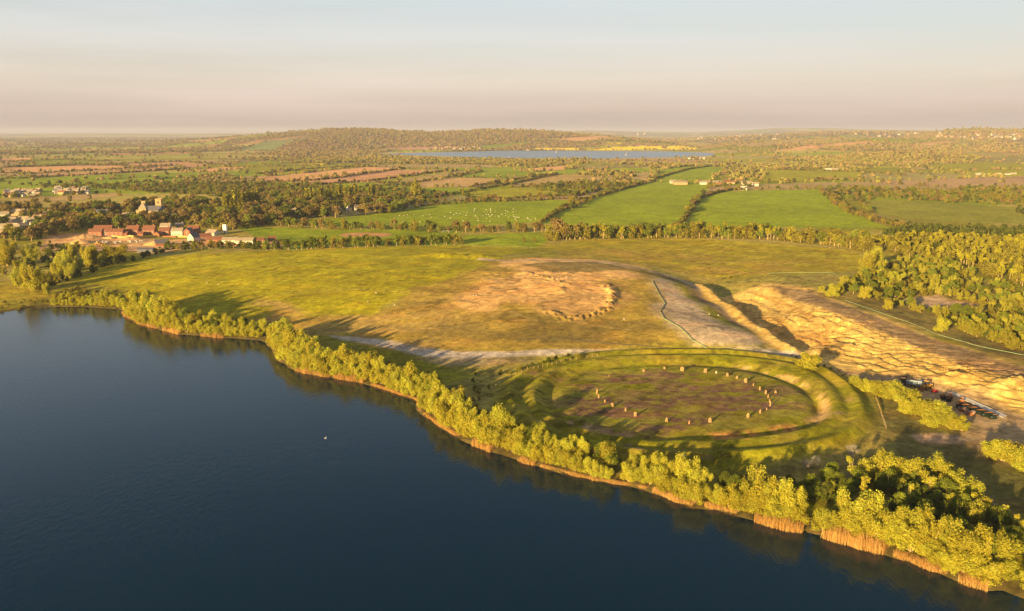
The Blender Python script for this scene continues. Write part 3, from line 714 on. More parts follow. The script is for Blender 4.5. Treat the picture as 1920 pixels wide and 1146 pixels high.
def shape(kind, r):
    """lobes of a crown of unit height, and its limbs"""
    lobes, limbs = [], []
    if kind == 'willow':
        ns = r.integers(5, 8)
        for i in range(ns):
            a = 2 * math.pi * (i + r.random()) / ns; sp = 0.10 + 0.20 * r.random(); h = 0.68 + 0.30 * r.random()
            tip = (math.cos(a) * sp, math.sin(a) * sp, h - 0.12)
            limbs.append(limb((math.cos(a) * .03, math.sin(a) * .03, 0), tip, 0.016, 0.004, r))
            for q in range(4):
                f = 0.30 + 0.70 * (q + r.random() * .6) / 3.6
                rr = 0.085 + 0.06 * r.random()
                lobes.append((tip[0] * f * 1.1 + r.normal() * .03, tip[1] * f * 1.1 + r.normal() * .03, max(0.1, (h - rr) * f), rr, rr * 1.35))
        for i in range(5):
            a = r.random() * 7; lobes.append((math.cos(a) * .26, math.sin(a) * .26, 0.12 + 0.14 * r.random(), 0.11, 0.13))
    elif kind in ('round', 'bush'):
        base = 0.30 if kind == 'round' else 0.12
        limbs.append(limb((0, 0, 0), (0, 0, 0.55), 0.028, 0.012, r, 0.01))
        for i in range(15):
            a = r.random() * 2 * math.pi; e = r.random()
            zz = base + (0.86 - base) * e; sp = 0.30 * math.sqrt(max(0.05, 1 - (2 * e - 0.85) ** 2)) * (0.6 + 0.5 * r.random())
            rr = 0.10 + 0.08 * r.random()
            lobes.append((math.cos(a) * sp, math.sin(a) * sp, zz, rr, rr * 0.95))
            if i % 3 == 0: limbs.append(limb((0, 0, 0.25), (math.cos(a) * sp, math.sin(a) * sp, zz), 0.014, 0.004, r))
    elif kind == 'birch':
        for i in range(2):
            x_ = (i - .5) * 0.05; limbs.append(limb((x_, 0, 0), (x_ * 2.4, 0.02, 0.92), 0.014, 0.004, r, 0.008, 6))
        for i in range(9):
            a = r.random() * 7; zz = 0.48 + 0.44 * r.random(); sp = 0.13 * r.random()
            lobes.append((math.cos(a) * sp, math.sin(a) * sp, zz, 0.055 + .03 * r.random(), 0.09))
            limbs.append(limb((0, 0, zz - .16), (math.cos(a) * sp, math.sin(a) * sp, zz), 0.006, 0.002, r, 0.005, 3))
    elif kind == 'poplar':
        limbs.append(limb((0, 0, 0), (0, 0, 0.9), 0.016, 0.004, r, 0.004))
        for i in range(14):
            e = i / 13; zz = 0.10 + 0.83 * e; rr = 0.062 * (1 - 0.5 * abs(2 * e - 0.7) ** 2) * (0.85 + .3 * r.random())
            lobes.append((r.normal() * .02, r.normal() * .02, zz, rr, 0.10))
    elif kind == 'conifer':
        limbs.append(limb((0, 0, 0), (0, 0, 0.95), 0.018, 0.004, r, 0.002))
        for i in range(11):
            e = i / 10; rr = 0.20 * (1 - e) + 0.02
            lobes.append((r.normal() * .01, r.normal() * .01, 0.14 + 0.82 * e, rr, 0.06))
    return lobes, limbs
def proto(name, kind, leafmat, n, size, seed, up=0.3, asp=1.4):
    r = np.random.default_rng(seed)
    lobes, limbs = shape(kind, r)
    V, Fq, ti = leaf_quads(lobes, n, size, r, up, asp)
    crown = mesh_np(name + '_crown', V, Fq, [LM[leafmat]], smooth=False); add_tint(crown, ti)
    v2, f2 = join(limbs)
    trunk = mesh_np(name + '_trunk', v2, f2, [BARK])
    Va, Fa = join([(V, Fq), (v2, f2)])
    one = mesh_np(name, Va, Fa, [LM[leafmat], BARK], midx=[0] * len(Fq) + [1] * len(f2), smooth=False); add_tint(one, ti, len(v2))
    return crown, trunk, one
PR = {}
def mk_protos(key, kind, lm, n, size, cnt, seed, **kw):
    PR[key] = [proto(key, kind, lm, n, size, seed + i, **kw) for i in range(cnt)]
mk_protos('willow', 'willow', 'willow', 9000, 0.021, 8, 10, up=0.55, asp=1.9)
mk_protos('willow_far', 'willow', 'dull', 3600, 0.030, 6, 30, up=0.5, asp=1.6)
mk_protos('green_tree', 'round', 'green', 5000, 0.028, 5, 50)
mk_protos('dark_bush', 'bush', 'dark', 3500, 0.034, 4, 60)
mk_protos('golden_bush', 'bush', 'bush', 3500, 0.032, 5, 70)
mk_protos('blossom_tree', 'round', 'blossom', 1500, 0.022, 3, 80)
mk_protos('birch', 'birch', 'willow', 700, 0.040, 4, 90)
mk_protos('mid_round', 'round', 'green', 900, 0.062, 5, 100)
mk_protos('mid_bush', 'bush', 'bush', 900, 0.062, 4, 110)
mk_protos('mid_dark', 'bush', 'dark', 900, 0.062, 4, 120)
mk_protos('mid_brown', 'round', 'brown', 900, 0.062, 4, 130)
mk_protos('poplar', 'poplar', 'poplar', 620, 0.055, 4, 140, up=0.8, asp=2.2)
mk_protos('conifer', 'conifer', 'dark', 300, 0.08, 3, 150)
mk_protos('slim', 'birch', 'poplar', 320, 0.085, 4, 160, up=0.7, asp=1.8)
mk_protos('far_green', 'bush', 'olive', 46, 0.30, 4, 170)
mk_protos('far_brown', 'bush', 'hazel', 46, 0.30, 4, 180)
mk_protos('far_dark', 'bush', 'dark_olive', 42, 0.30, 3, 190)  # dark leaf colour of the far trees
mk_protos('far_gold', 'bush', 'olive', 42, 0.30, 3, 195)

tree_n = 0
def tree(key, x, y, h, name, label, group, parts=True, z=None, wide=1.0):
    global tree_n
    z = float(Hf(x, y)) if z is None else z
    pr = PR[key][random.randrange(len(PR[key]))]
    rz = random.uniform(0, 6.28)
    s = (h * wide * random.uniform(.92, 1.1), h * wide * random.uniform(.92, 1.1), h)
    if parts:
        e = empty(name, (x, y, z - 0.1), rz); e.scale = s
        for nm, me in (('crown', pr[0]), ('trunk', pr[1])):
            c = bpy.data.objects.new(nm, me); C.objects.link(c); c.parent = e
    else:
        e = bpy.data.objects.new(name, pr[2]); C.objects.link(e)
        e.location = (x, y, z - 0.1); e.rotation_euler = (0, 0, rz); e.scale = s
    tag(e, label, 'tree' if 'bush' not in name else 'bush', group)
    tree_n += 1
    return e
def scatter(poly_px, step, jit=0.45, world=False, m=40):
    W = np.asarray(poly_px) if world else GP(poly_px)[:, :2]
    lo, hi = W.min(0), W.max(0)
    nx, ny = int((hi[0] - lo[0]) / step) + 2, int((hi[1] - lo[1]) / step) + 2
    X, Y = np.meshgrid(np.arange(nx), np.arange(ny))
    X = lo[0] + (X.ravel() + jit * rng.uniform(-1, 1, X.size)) * step; Y = lo[1] + (Y.ravel() + jit * rng.uniform(-1, 1, Y.size)) * step
    k = inside(X, Y, W)
    X, Y = X[k], Y[k]
    Z = Hf(X, Y)
    px, py = PXY(X, Y, Z)
    k = (px > -m) & (px < 1920 + m) & (py < 1240)
    return np.stack([X, Y, Z], -1)[k]
def along(pts_px, step, jitter=0.0):
    W = GP(pts_px)[:, :2]
    D_ = dens([tuple(p) for p in W], step)
    D_ = D_ + rng.normal(size=D_.shape) * jitter
    return np.column_stack([D_, Hf(D_[:, 0], D_[:, 1])])

def stuff_trees(name, label, P4, keys):
    """P4: x y z height; keys: which prototypes"""
    if len(P4) == 0: return
    pcol = bpy.data.collections.new(name + '_kinds')
    for k_ in keys:
        for pr in PR[k_]:
            pcol.objects.link(bpy.data.objects.new('tree_kind', pr[2]))
    me = bpy.data.meshes.new(name)
    me.vertices.add(len(P4)); me.vertices.foreach_set('co', P4[:, :3].astype(np.float32).ravel())
    a = me.attributes.new('sc', 'FLOAT_VECTOR', 'POINT')
    hh = P4[:, 3]; ww = hh * rng.uniform(1.0, 1.35, len(hh))
    a.data.foreach_set('vector', np.stack([ww, ww, hh], -1).astype(np.float32).ravel())
    a = me.attributes.new('rz', 'FLOAT_VECTOR', 'POINT')
    a.data.foreach_set('vector', np.stack([0 * hh, 0 * hh, rng.uniform(0, 6.28, len(hh))], -1).astype(np.float32).ravel())
    a = me.attributes.new('ki', 'INT', 'POINT')
    a.data.foreach_set('value', rng.integers(0, len(pcol.objects), len(hh)).astype(np.int32))
    g = bpy.data.node_groups.new(name, 'GeometryNodeTree')
    g.interface.new_socket('Geometry', in_out='INPUT', socket_type='NodeSocketGeometry')
    g.interface.new_socket('Geometry', in_out='OUTPUT', socket_type='NodeSocketGeometry')
    gi = N(g, 'NodeGroupInput'); go = N(g, 'NodeGroupOutput')
    ci = N(g, 'GeometryNodeCollectionInfo'); ci.inputs[0].default_value = pcol; ci.inputs[1].default_value = True; ci.inputs[2].default_value = True
    ip = N(g, 'GeometryNodeInstanceOnPoints')
    def na(nm, dt):
        n = N(g, 'GeometryNodeInputNamedAttribute'); n.data_type = dt; n.inputs[0].default_value = nm
        return [s for s in n.outputs if s.enabled][0]
    L(g, gi.outputs[0], ip.inputs['Points']); L(g, ci.outputs[0], ip.inputs['Instance']); ip.inputs['Pick Instance'].default_value = True
    L(g, na('ki', 'INT'), ip.inputs['Instance Index']); L(g, na('rz', 'FLOAT_VECTOR'), ip.inputs['Rotation']); L(g, na('sc', 'FLOAT_VECTOR'), ip.inputs['Scale'])
    L(g, ip.outputs[0], go.inputs[0])
    o = bpy.data.objects.new(name, me); C.objects.link(o)
    md = o.modifiers.new('trees', 'NODES'); md.node_group = g
    tag(o, label, 'trees', kind='stuff')
    return o
CR = []
def later(key, x, y, h, name, label, group, parts=True, z=None, wide=1.0): CR.append((key, x, y, h, name, label, group, parts, z, wide))
def crowd(nmax, sname, slabel, keys):
    """the nearest of a kind as trees of their own, the rest as one mass"""
    global CR
    CR.sort(key=lambda t_: t_[2])
    for c in CR[:nmax]: tree(*c)
    rest = CR[nmax:]
    if rest: stuff_trees(sname, slabel, np.array([(c[1], c[2], c[8] - .1, c[3]) for c in rest]), keys)
    CR = []

# -- lake shore: willows in two rows, dark bushes behind
sl = dens([tuple(p) for p in shoreW], 2.7)
tg = np.gradient(sl, axis=0); tg /= np.linalg.norm(tg, axis=1, keepdims=True)
nv = np.stack([-tg[:, 1], tg[:, 0]], -1)     # points inland
if sdist(np.array([sl[100, 0] + nv[60, 0] * 6]), np.array([sl[100, 1] + nv[60, 1] * 6]), lakeW)[0] > 0: nv = -nv
HP = np.array([(100,9),(228,9),(233,15),(262,16),(300,14),(420,11.5),(490,9.5),(505,13),(620,12),(700,11),(760,12),(800,10),(830,12.5),(930,12),(1000,10),(1100,10),(1160,9),(1200,10),(1330,10.5),(1450,11),(1500,12),(1600,12.5),(1700,11.5),(1800,11),(1900,10.5)])
GAPS = [(231, 4), (498, 4), (1156, 5), (1511, 8), (942, 4)]
spx, spy = PXY(sl[:, 0], sl[:, 1], 0)
def where(px):
    return ('west of the henge' if px < 900 else 'in front of the henge' if px < 1420 else 'in front of the dark wood')
for i in range(len(sl)):
    px = spx[i]
    if px < 98 or px > 1990: continue
    hh = np.interp(px, HP[:, 0], HP[:, 1])
    gap = any(abs(px - g) < w_ for g, w_ in GAPS)
    if not gap:
        p = sl[i] + nv[i] * random.uniform(1.0, 3.0)
        tree('willow', p[0], p[1], hh * random.uniform(0.5, 0.82), 'willow_bush', 'low golden willow leaning over the lake edge, ' + where(px), 'golden willows along the lake edge', wide=1.25)
    if random.random() < (0.85 if not gap else 0.0):
        p = sl[i] + nv[i] * random.uniform(4.5, 7.5)
        k_ = random.random()
        if k_ < 0.80: tree('willow', p[0], p[1], hh * random.uniform(0.7, 1.15), 'shore_willow', 'tall golden willow in the row behind the lake edge, ' + where(px), 'tall golden willows of the shore belt', wide=random.uniform(0.8, 1.05))
        else: tree('green_tree', p[0], p[1], hh * random.uniform(0.6, 0.95), 'green_tree', 'rounder greener tree among the tall shore willows, ' + where(px), 'greener trees of the shore belt', wide=random.uniform(0.8, 1.05))
    if px > 230 and random.random() < 0.42 and not gap:
        p = sl[i] + nv[i] * random.uniform(9.5, 13)
        if px < 1380:
            key = random.choice(['green_tree', 'dark_bush', 'golden_bush', 'dark_bush'])
            tree(key, p[0], p[1], hh * random.uniform(0.40, 0.62), 'shore_bush', 'small green bush on the landward side of the shore willows, ' + where(px), 'bushes behind the shore willows')
# -- dark wood behind the shore on the right
pts = scatter([(1350,925),(1420,915),(1500,915),(1560,900),(1640,890),(1710,895),(1730,915),(1800,945),(1900,1000),(2050,1080),(2000,1160),(1880,1080),(1700,1030),(1520,980),(1400,950)], 4.6)
for x, y, z in pts:
    px, py = PXY(x, y, z)
    ds_ = -sdist(np.array([x]), np.array([y]), lakeW)[0]
    if ds_ < 9: continue
    u_ = random.random()
    if u_ < 0.55: tree('green_tree', x, y, random.uniform(5, 8.5), 'green_tree', 'small fresh green tree in the shaded wood behind the shore belt', 'trees of the shaded wood', z=z)
    elif u_ < 0.80: tree('dark_bush', x, y, random.uniform(3.5, 6), 'dark_bush', 'low dark green bush under the trees of the shaded wood', 'bushes of the shaded wood', z=z)
    elif u_ < 0.93: tree('willow_far', x, y, random.uniform(5.5, 8), 'willow_tree', 'yellow green willow standing in the shaded wood', 'willows of the shaded wood', z=z)
    elif u_ < 0.97: tree('birch', x, y, random.uniform(8, 10), 'birch_tree', 'slim pale birch with bare stems in the shaded wood', 'birches of the shaded wood', z=z)
def one(key, px, py, hpx, name, label, group=None, wide=1.0, parts=True):
    x, y, z = G(px, py)[0]
    h = hpx / F * math.hypot(y, CH - z)
    return tree(key, x, y, h, name, label, group, parts, z, wide)
for px, py, h in ((1598,858,30),(1510,880,24),(1528,876,26),(1583,905,24),(1700,890,30),(1713,890,26),(1760,900,32),(1853,960,32)):
    one('blossom_tree', px, py, h, 'blossom_tree', 'white blossoming tree at the edge of the shaded wood', 'white blossoming trees of the shaded wood', 1.1)
for px, py, h in ((1640,905,62),(1662,902,66),(1686,905,60),(1625,905,44)):
    one('willow', px, py, h, 'willow_tree', 'big lit willow at the top of the shaded wood, beside the bare hollow', 'big willows above the shaded wood', 1.25)
for px, py, h in ((1748,905,52),(1770,912,56),(1795,930,56),(1815,948,56),(1835,968,50),(1760,930,44),(1790,960,44),(1820,985,46)):
    one('willow', px, py, h, 'willow_tree', 'lit willow in the slanting row by the dark meadow at the right edge', 'willows by the dark meadow', 1.2)
for px, py, h in ((1728,925,54),(1742,935,50),(1880,985,44),(1900,1005,46),(1845,975,46),(1862,990,44),(1915,1020,50),(1820,965,46),(1832,978,48)):
    one('birch', px, py, h, 'birch_tree', 'slim birch with thin crown at the right end of the shaded wood', 'birches at the right edge', 1.1)
# -- bushes round the henge and the pit
one('willow', 1518, 690, 36, 'willow_tree', 'single round willow between the henge bank and the haul road', None, 1.9)
for px, py, h in [(1600,722,18),(1612,728,24),(1628,735,30),(1640,738,28),(1655,742,32),(1668,748,36),(1680,752,38),(1692,758,38),(1706,766,40),(1720,775,38),(1700,775,34),(1734,782,36),
                  (1748,788,38),(1762,794,39),(1776,800,37),(1790,806,31),(1803,808,26),(1742,800,30)]:
    one('willow', px, py, h, 'willow_bush', 'golden willow bush in the row between the henge and the skips', 'willow bushes between the henge and the skips', 1.5)
for px, py, h in [(1860,858,40),(1880,864,44),(1900,872,46),(1918,880,44),(1850,850,26),(1895,860,36)]:
    one('willow', px, py, h, 'willow_bush', 'golden willow bush by the dirt yard at the right edge', 'willow bushes by the dirt yard', 1.5)
for px, py, h in along([(925,712),(960,697),(1000,683),(1060,672),(1120,664)], 3.0, 1.2)[:, :3] * 1.0 if False else []: pass
for x, y, z in along([(945,702),(985,690),(1030,680),(1085,670)], 2.2, 1.6):
    tree('dark_bush' if random.random() < .6 else 'golden_bush', x, y, random.uniform(1.2, 2.4), 'scrub_bush', 'low dark scrub bush outside the henge bank, beside the track', 'scrub along the henge bank', z=z, wide=1.4)
for x, y, z in along([(1480,668),(1560,690),(1600,712),(1640,745),(1655,770)], 3.2, 0.8):
    tree('golden_bush', x, y, random.uniform(0.7, 1.5), 'scrub_bush', 'low scrub bush on the far side of the henge bank', 'scrub on the far side of the henge', z=z, wide=1.5)
for x, y, z in scatter([(850,690),(900,700),(925,735),(935,790),(900,790),(860,745)], 8.5):
    tree(random.choice(['dark_bush', 'golden_bush', 'green_tree']), x, y, random.uniform(1.4, 3.0), 'dark_bush', 'dark bush between the shore willows and the henge bank', 'bushes west of the henge', z=z)
# -- left bank: willows in the wet meadow
for px, py, h, wd in [(60,546,56,1.0),(38,540,44,1),(80,545,40,1),(86,552,26,1),(60,495,40,1),(15,498,50,1.1),(-5,498,46,1),(36,508,24,1),(120,512,44,1),(108,520,38,1),(133,520,34,1),
                  (150,505,26,1),(162,498,40,1),(178,495,44,1),(215,492,38,1.5),(192,498,24,1),(128,500,40,1),(100,532,26,1),(70,520,22,1),(10,470,26,1),(135,478,24,1)]:
    one('willow', px, py, h, 'willow_tree', 'golden willow in the wet meadow left of the mound', 'willows in the wet meadow', wd)
for x, y, z in along([(110,535),(140,520),(190,502),(240,490),(280,480),(310,472)], 5, 3):
    tree('mid_dark', x, y, random.uniform(3.5, 7), 'dark_bush', 'dark bush in the hedge at the left foot of the mound', 'hedge at the left foot of the mound', z=z, parts=False)
for x, y, z in scatter([(0,585),(60,576),(98,570),(90,560),(0,566)], 7):
    tree('golden_bush', x, y, random.uniform(1.2, 2.6), 'marsh_bush', 'low marsh bush by the water at the far left', 'marsh bushes at the far left', z=z, wide=1.6)
for x, y, z in scatter([(100,560),(200,560),(232,572),(225,556),(130,545)], 6):
    tree('golden_bush', x, y, random.uniform(3, 5), 'green_bush', 'green bush behind the low willows on the left bank', 'bushes on the left bank', z=z, wide=1.2)
for x, y, z in scatter([(-20,470),(60,462),(200,468),(250,478),(120,500),(0,525),(-20,520)], 15):
    tree(random.choice(['mid_dark', 'mid_bush']), x, y, random.uniform(4, 8), 'dark_bush', 'dark bush in the rough ground left of the mound', 'bushes on the rough ground', z=z, parts=False)
# -- long belt behind the meadow
for x, y, z in np.vstack([along([(1030,452),(1100,448),(1200,446),(1330,446),(1440,449),(1540,458),(1640,472)], 3.6, 2.0), along([(1030,446),(1100,443),(1200,441),(1330,441),(1440,444),(1540,450),(1640,460)], 4.2, 2.5)]):
    tree(random.choice(['mid_round', 'mid_bush', 'mid_bush', 'slim']), x, y, random.uniform(10, 16), 'belt_tree', 'slim yellow green tree in the long belt beyond the meadow', 'long tree belt beyond the meadow', z=z, parts=False, wide=1.0)
for x, y, z in along([(505,470),(600,467),(700,463),(800,460),(862,459)], 4.2, 1.5):
    tree(random.choice(['mid_round', 'mid_bush', 'mid_round']), x, y, random.uniform(8, 13), 'belt_tree', 'green tree in the row along the top of the mound field', 'tree row behind the mound field', z=z, parts=False, wide=0.95)
for x, y, z in along([(310,468),(380,468),(450,466),(505,468)], 4.0, 2.0):
    tree(random.choice(['mid_brown', 'mid_dark', 'mid_bush']), x, y, random.uniform(6, 10), 'hedge_tree', 'brownish hedge tree below the brick houses', 'hedge below the brick houses', z=z, parts=False)
for x, y, z in along([(430,418),(560,426),(640,430),(760,432),(880,436),(1010,436)], 5.0, 3.0):
    tree(random.choice(['mid_round', 'mid_bush', 'mid_brown']), x, y, random.uniform(6, 14), 'hedge_tree', 'yellow green tree in the hedge below the sheep field', 'hedge below the sheep field', z=z, parts=False)
for px, py, h in ((1052,448,34),(1062,450,30),(1045,440,34),(1078,449,28),(1090,447,30)):
    one('mid_brown', px, py, h, 'garden_tree', 'brown tree beside the small white house', 'trees beside the small white house', 1.0, False)
for px, py, h in ((983,453,9),(1002,454,10),(1365,523,7),(1355,524,5)):
    one('mid_bush', px, py, h, 'meadow_bush', 'small lone bush on the meadow', 'lone bushes on the meadow', 1.3, False)
# -- wood on the right
rw = scatter([(1640,505),(1700,492),(1760,490),(1920,552),(2040,590),(2040,690),(1920,662),(1810,625),(1740,596),(1680,575),(1590,552),(1575,535)], 5.6)
for x, y, z in rw:
    px, py = PXY(x, y, z)
    if inside(np.array([px]), np.array([py]), np.array([(1690,562),(1760,552),(1850,578),(1850,592),(1770,586),(1700,575)]))[0]: continue
    gp = vn(np.array([x / 30.]), np.array([y / 30.]), 9)[0]
    if gp < 0.30 and random.random() < .65: continue
    big = 1.0 if gp > 0.5 else 0.7
    k_ = random.random()
    if k_ < 0.42: tree('willow_far', x, y, random.uniform(5.5, 9) * big, 'wood_willow', 'golden willow in the wood right of the sand pit', 'golden willows of the right-hand wood', z=z)
    elif k_ < 0.55: tree('green_tree', x, y, random.uniform(6, 9), 'green_tree', 'green tree in the wood right of the sand pit', 'green trees of the right-hand wood', z=z, wide=1.1)
    elif k_ < 0.85: tree('golden_bush', x, y, random.uniform(2.5, 5), 'golden_bush', 'round golden bush in the wood right of the sand pit', 'golden bushes of the right-hand wood', z=z, wide=1.3)
    else: tree('dark_bush', x, y, random.uniform(2.5, 5), 'dark_bush', 'dark bush in the wood right of the sand pit', 'dark bushes of the right-hand wood', z=z)
for px, py, h, wd in ((1625,510,36,1.3),(1640,505,42,1.1),(1652,512,30,1.1),(1560,556,30,1.3),(1575,552,28,1.2),(1540,548,14,1.3),(1620,560,26,1.2),(1680,535,30,1.3),(1665,580,22,1.3),(1765,622,34,1.3)):
    one('willow', px, py, h, 'willow_tree', 'large round golden tree at the corner of the meadow and the right-hand wood', 'large trees at the meadow corner', wd)
for x, y, z in scatter([(1640,462),(1700,447),(1920,455),(2000,460),(2000,560),(1920,538),(1800,500),(1700,484)], 7.5):
    k_ = random.random()
    later('slim' if k_ < .45 else 'conifer' if k_ < .52 else 'mid_bush', x, y, random.uniform(7, 11), 'plantation_tree', 'slim close-planted tree in the plantation at the right edge', 'plantation at the right edge', z=z, parts=False, wide=1.2)
crowd(290, 'plantation_wood', 'far part of the golden plantation at the right edge', ['slim', 'mid_bush'])
for x, y, z in scatter([(1640,440),(1700,428),(1920,432),(2000,436),(2000,458),(1920,450),(1700,444)], 8.5):
    later('mid_dark' if random.random() < .6 else 'conifer', x, y, random.uniform(6, 9), 'conifer_tree', 'dark tree in the far rows of the plantation', 'dark rows of the plantation', z=z, parts=False, wide=1.1)
crowd(290, 'conifer_wood', 'farthest dark rows of the plantation', ['mid_dark', 'conifer'])
# -- poplars and the village trees
for x, y, z in along([(425,402),(455,400),(486,396)], 5.2, 0.6):
    tree('poplar', x, y, random.uniform(27, 32), 'poplar_tree', 'tall narrow poplar in the row right of the church', 'poplar row right of the church', z=z, parts=False, wide=1.25)
for x, y, z in along([(575,384),(640,380),(702,376)], 5.6, 0.8):
    tree('poplar', x, y, random.uniform(23, 29), 'poplar_tree', 'tall narrow poplar in the row above the white cottages', 'poplar row above the white cottages', z=z, parts=False, wide=1.2)
for px, py, h in ((779,366,30),(786,366,24),(773,362,20),(483,366,16),(868,366,16)):
    one('poplar', px, py, h, 'poplar_tree', 'lone tall poplar standing among the brown fields', 'lone poplars among the brown fields', 1.6, False)
KEYS = ['mid_round', 'mid_bush', 'mid_brown', 'mid_dark', 'mid_brown']
vt = scatter([(0,394),(100,397),(240,390),(330,380),(430,388),(500,372),(560,372),(700,380),(755,380),(760,396),(700,404),(560,412),(440,432),(400,432),(345,424),(300,427),(160,432),(120,440),(60,455),(0,455)], 13.0)
CLEAR = [(285,402,20,9),(270,402,16,10),(40,402,18,8),(44,420,26,12),(15,432,14,8),(84,402,14,6),(205,408,26,8),(634,398,8,6),(672,396,10,6),(38,436,14,6),(52,418,20,10),(15,410,16,8),(731,384,8,5),(548,402,8,5),(240,410,10,6),(325,411,8,5),(650,400,22,6)]
for x, y, z in vt:
    px, py = PXY(x, y, z)
    if any(abs(px - a) < w_ and -4 < py - b < h_ for a, b, w_, h_ in CLEAR): continue
    k_ = random.choice(KEYS)
    later(k_, x, y, random.uniform(8, 17), 'village_tree', {'mid_round': 'fresh green', 'mid_bush': 'golden green', 'mid_brown': 'brownish half bare', 'mid_dark': 'dark green'}[k_] + ' tree among the village houses and the church',
         {'mid_round': 'fresh green', 'mid_bush': 'golden', 'mid_brown': 'brownish', 'mid_dark': 'dark'}[k_] + ' village trees', z=z, parts=False, wide=1.15)
crowd(290, 'village_wood', 'farther trees between the village, the church and the poplars', ['mid_round', 'mid_bush', 'mid_brown', 'mid_dark', 'mid_brown'])
print('trees', tree_n)

# -- far hedges and woods: uncountable, one object per stretch of country
FW_ = [(nm, GP(pts)[:, :2]) for nm, pts, c in FIELDS]
WOODS = [GP(p)[:, :2] for p in ([(0,346),(120,352),(250,360),(420,370),(520,345),(460,336),(400,326),(300,346),(180,352)], [(480,346),(590,346),(650,352),(590,368),(500,372),(400,372),(430,352)],
         [(1000,353),(1060,345),(1170,335),(1190,345),(1100,364),(1080,371),(1010,358)], [(1545,352),(1700,356),(1920,366),(1960,384),(1700,374),(1600,370)], [(1810,352),(1960,356),(1960,374),(1810,368)],
         [(880,297),(1000,300),(1100,302),(1100,308),(960,312),(820,306)], [(1100,318),(1180,322),(1200,332),(1130,336),(1080,328)], [(470,296),(700,292),(820,298),(800,306),(560,300)],
         [(400,276),(430,262),(540,250),(650,244),(820,249),(1060,249),(1110,256),(1010,262),(880,275),(730,276),(640,262),(560,256),(480,263)], [(470,290),(540,268),(600,263),(660,270),(740,282),(700,290),(560,292)],
         [(960,272),(1060,263),(1140,268),(1120,276),(990,277)], [(1700,258),(1780,245),(1900,245),(1960,250),(1960,262),(1760,262)], [(1500,300),(1600,290),(1800,288),(1850,292),(1820,306),(1640,308),(1520,306)],
         [(1360,320),(1400,316),(1440,322),(1430,338),(1370,336)], [(700,352),(790,358),(860,370),(800,385),(760,384),(700,376)], [(1900,395),(1960,395),(1960,420),(1895,418)])]
def far_pts(y0_, y1_, area_per, strip, woodp, hlo, hhi):
    A = 0.70 * (y1_ ** 2 - y0_ ** 2)
    n = int(A / area_per)
    Y = np.sqrt(rng.uniform(y0_ ** 2, y1_ ** 2, n)); X = Y * rng.uniform(-0.69, 0.69, n)
    _, e, c2 = cells(X, Y)
    fw = fbm(X / 650, Y / 500, 131, 4); dn = vn(X / 45, Y / 45, 7)
    keep = ((e < strip * 0.7) & (dn > 0.36) & (rng.random(n) < 0.8)) | (rng.random(n) < 0.006)
    keep |= (fw > 0.56) & (Y > 2400) & (rng.random(n) < woodp) & (c2 > .25)
    inf = np.zeros(n, bool); edge = np.zeros(n, bool)
    for nm, Wp in FW_:
        lo, hi = Wp.min(0) - 20, Wp.max(0) + 20
        m = np.nonzero((X > lo[0]) & (X < hi[0]) & (Y > lo[1]) & (Y < hi[1]))[0]
        if len(m):
            s = sdist(X[m], Y[m], Wp)
            inf[m] |= s > 0; edge[m] |= (np.abs(s) < strip * 0.55) & (dn[m] > 0.28)
    keep = (keep & ~inf) | edge
    for Wp in WOODS:
        m = np.nonzero((X > Wp[:, 0].min()) & (X < Wp[:, 0].max()) & (Y > Wp[:, 1].min()) & (Y < Wp[:, 1].max()))[0]
        if len(m): keep[m] |= inside(X[m], Y[m], Wp) & (rng.random(len(m)) < woodp * 0.6)
    d = sdist(X, Y, resW)
    keep &= d < -60
    X, Y = X[keep], Y[keep]
    return np.stack([X, Y, Hf(X, Y) - 0.3, rng.uniform(hlo, hhi, len(X))], -1)
HEDG = [[(1010,420),(1085,378),(1180,352),(1240,332),(1290,318),(1380,306)],[(1275,423),(1310,372),(1345,362),(1400,352)],[(1558,360),(1565,378),(1595,398),(1660,420),(1700,426)],
 [(480,327),(600,316),(690,311)],[(480,342),(590,339),(760,316)],[(600,347),(700,339),(850,319)],[(660,353),(760,346),(905,322)],[(780,378),(860,363),(960,345),(1045,327)],
 [(40,334),(180,328),(350,317)],[(60,326),(200,318),(325,311)],[(0,315),(130,311)],[(0,336),(60,335),(110,331)],[(865,378),(960,373),(1090,367)],[(960,352),(1080,347)],[(1700,374),(1900,384)],[(1320,346),(1500,341),(1620,336)],
 [(790,387),(900,379),(1000,377),(1080,373)],[(100,348),(190,348),(290,340)],[(880,352),(960,338),(1040,326)],[(0,325),(60,326)],[(0,303),(120,300),(210,303)],[(200,308),(345,303),(420,309)],[(1430,318),(1620,323),(1700,330)],[(1440,300),(1600,305),(1800,303)]]
hp_ = []
for hl_ in HEDG:
    q = along(hl_, 3.2, 1.0); thick = hl_[0][0] in (1558,)
    hp_.append(np.column_stack([q, rng.uniform(2.5, 5.5, len(q)) + 4 * (rng.random(len(q)) > 0.93)]))
    if thick:
        q = along(hl_, 3.0, 4.0); hp_.append(np.column_stack([q, rng.uniform(4, 8, len(q))]))
hp_ = np.vstack(hp_)
stuff_trees('field_hedges', 'long clipped hedges between the fields of the plain', hp_, ['mid_bush', 'mid_brown', 'mid_dark'])
A1 = far_pts(1060, 1700, 55, 4.0, 0.55, 4, 10)
A2 = far_pts(1700, 3200, 90, 5.0, 0.55, 4, 10)
A3 = far_pts(3200, 6500, 260, 9.0, 0.8, 6, 12)
A4 = far_pts(6500, 13000, 1500, 18.0, 0.8, 9, 17)
print('far', len(A1), len(A2), len(A3), len(A4))
stuff_trees('hedgerows', 'hedges and copses between the fields beyond the village', A1, ['mid_round', 'mid_brown', 'mid_bush', 'mid_dark', 'mid_bush'])
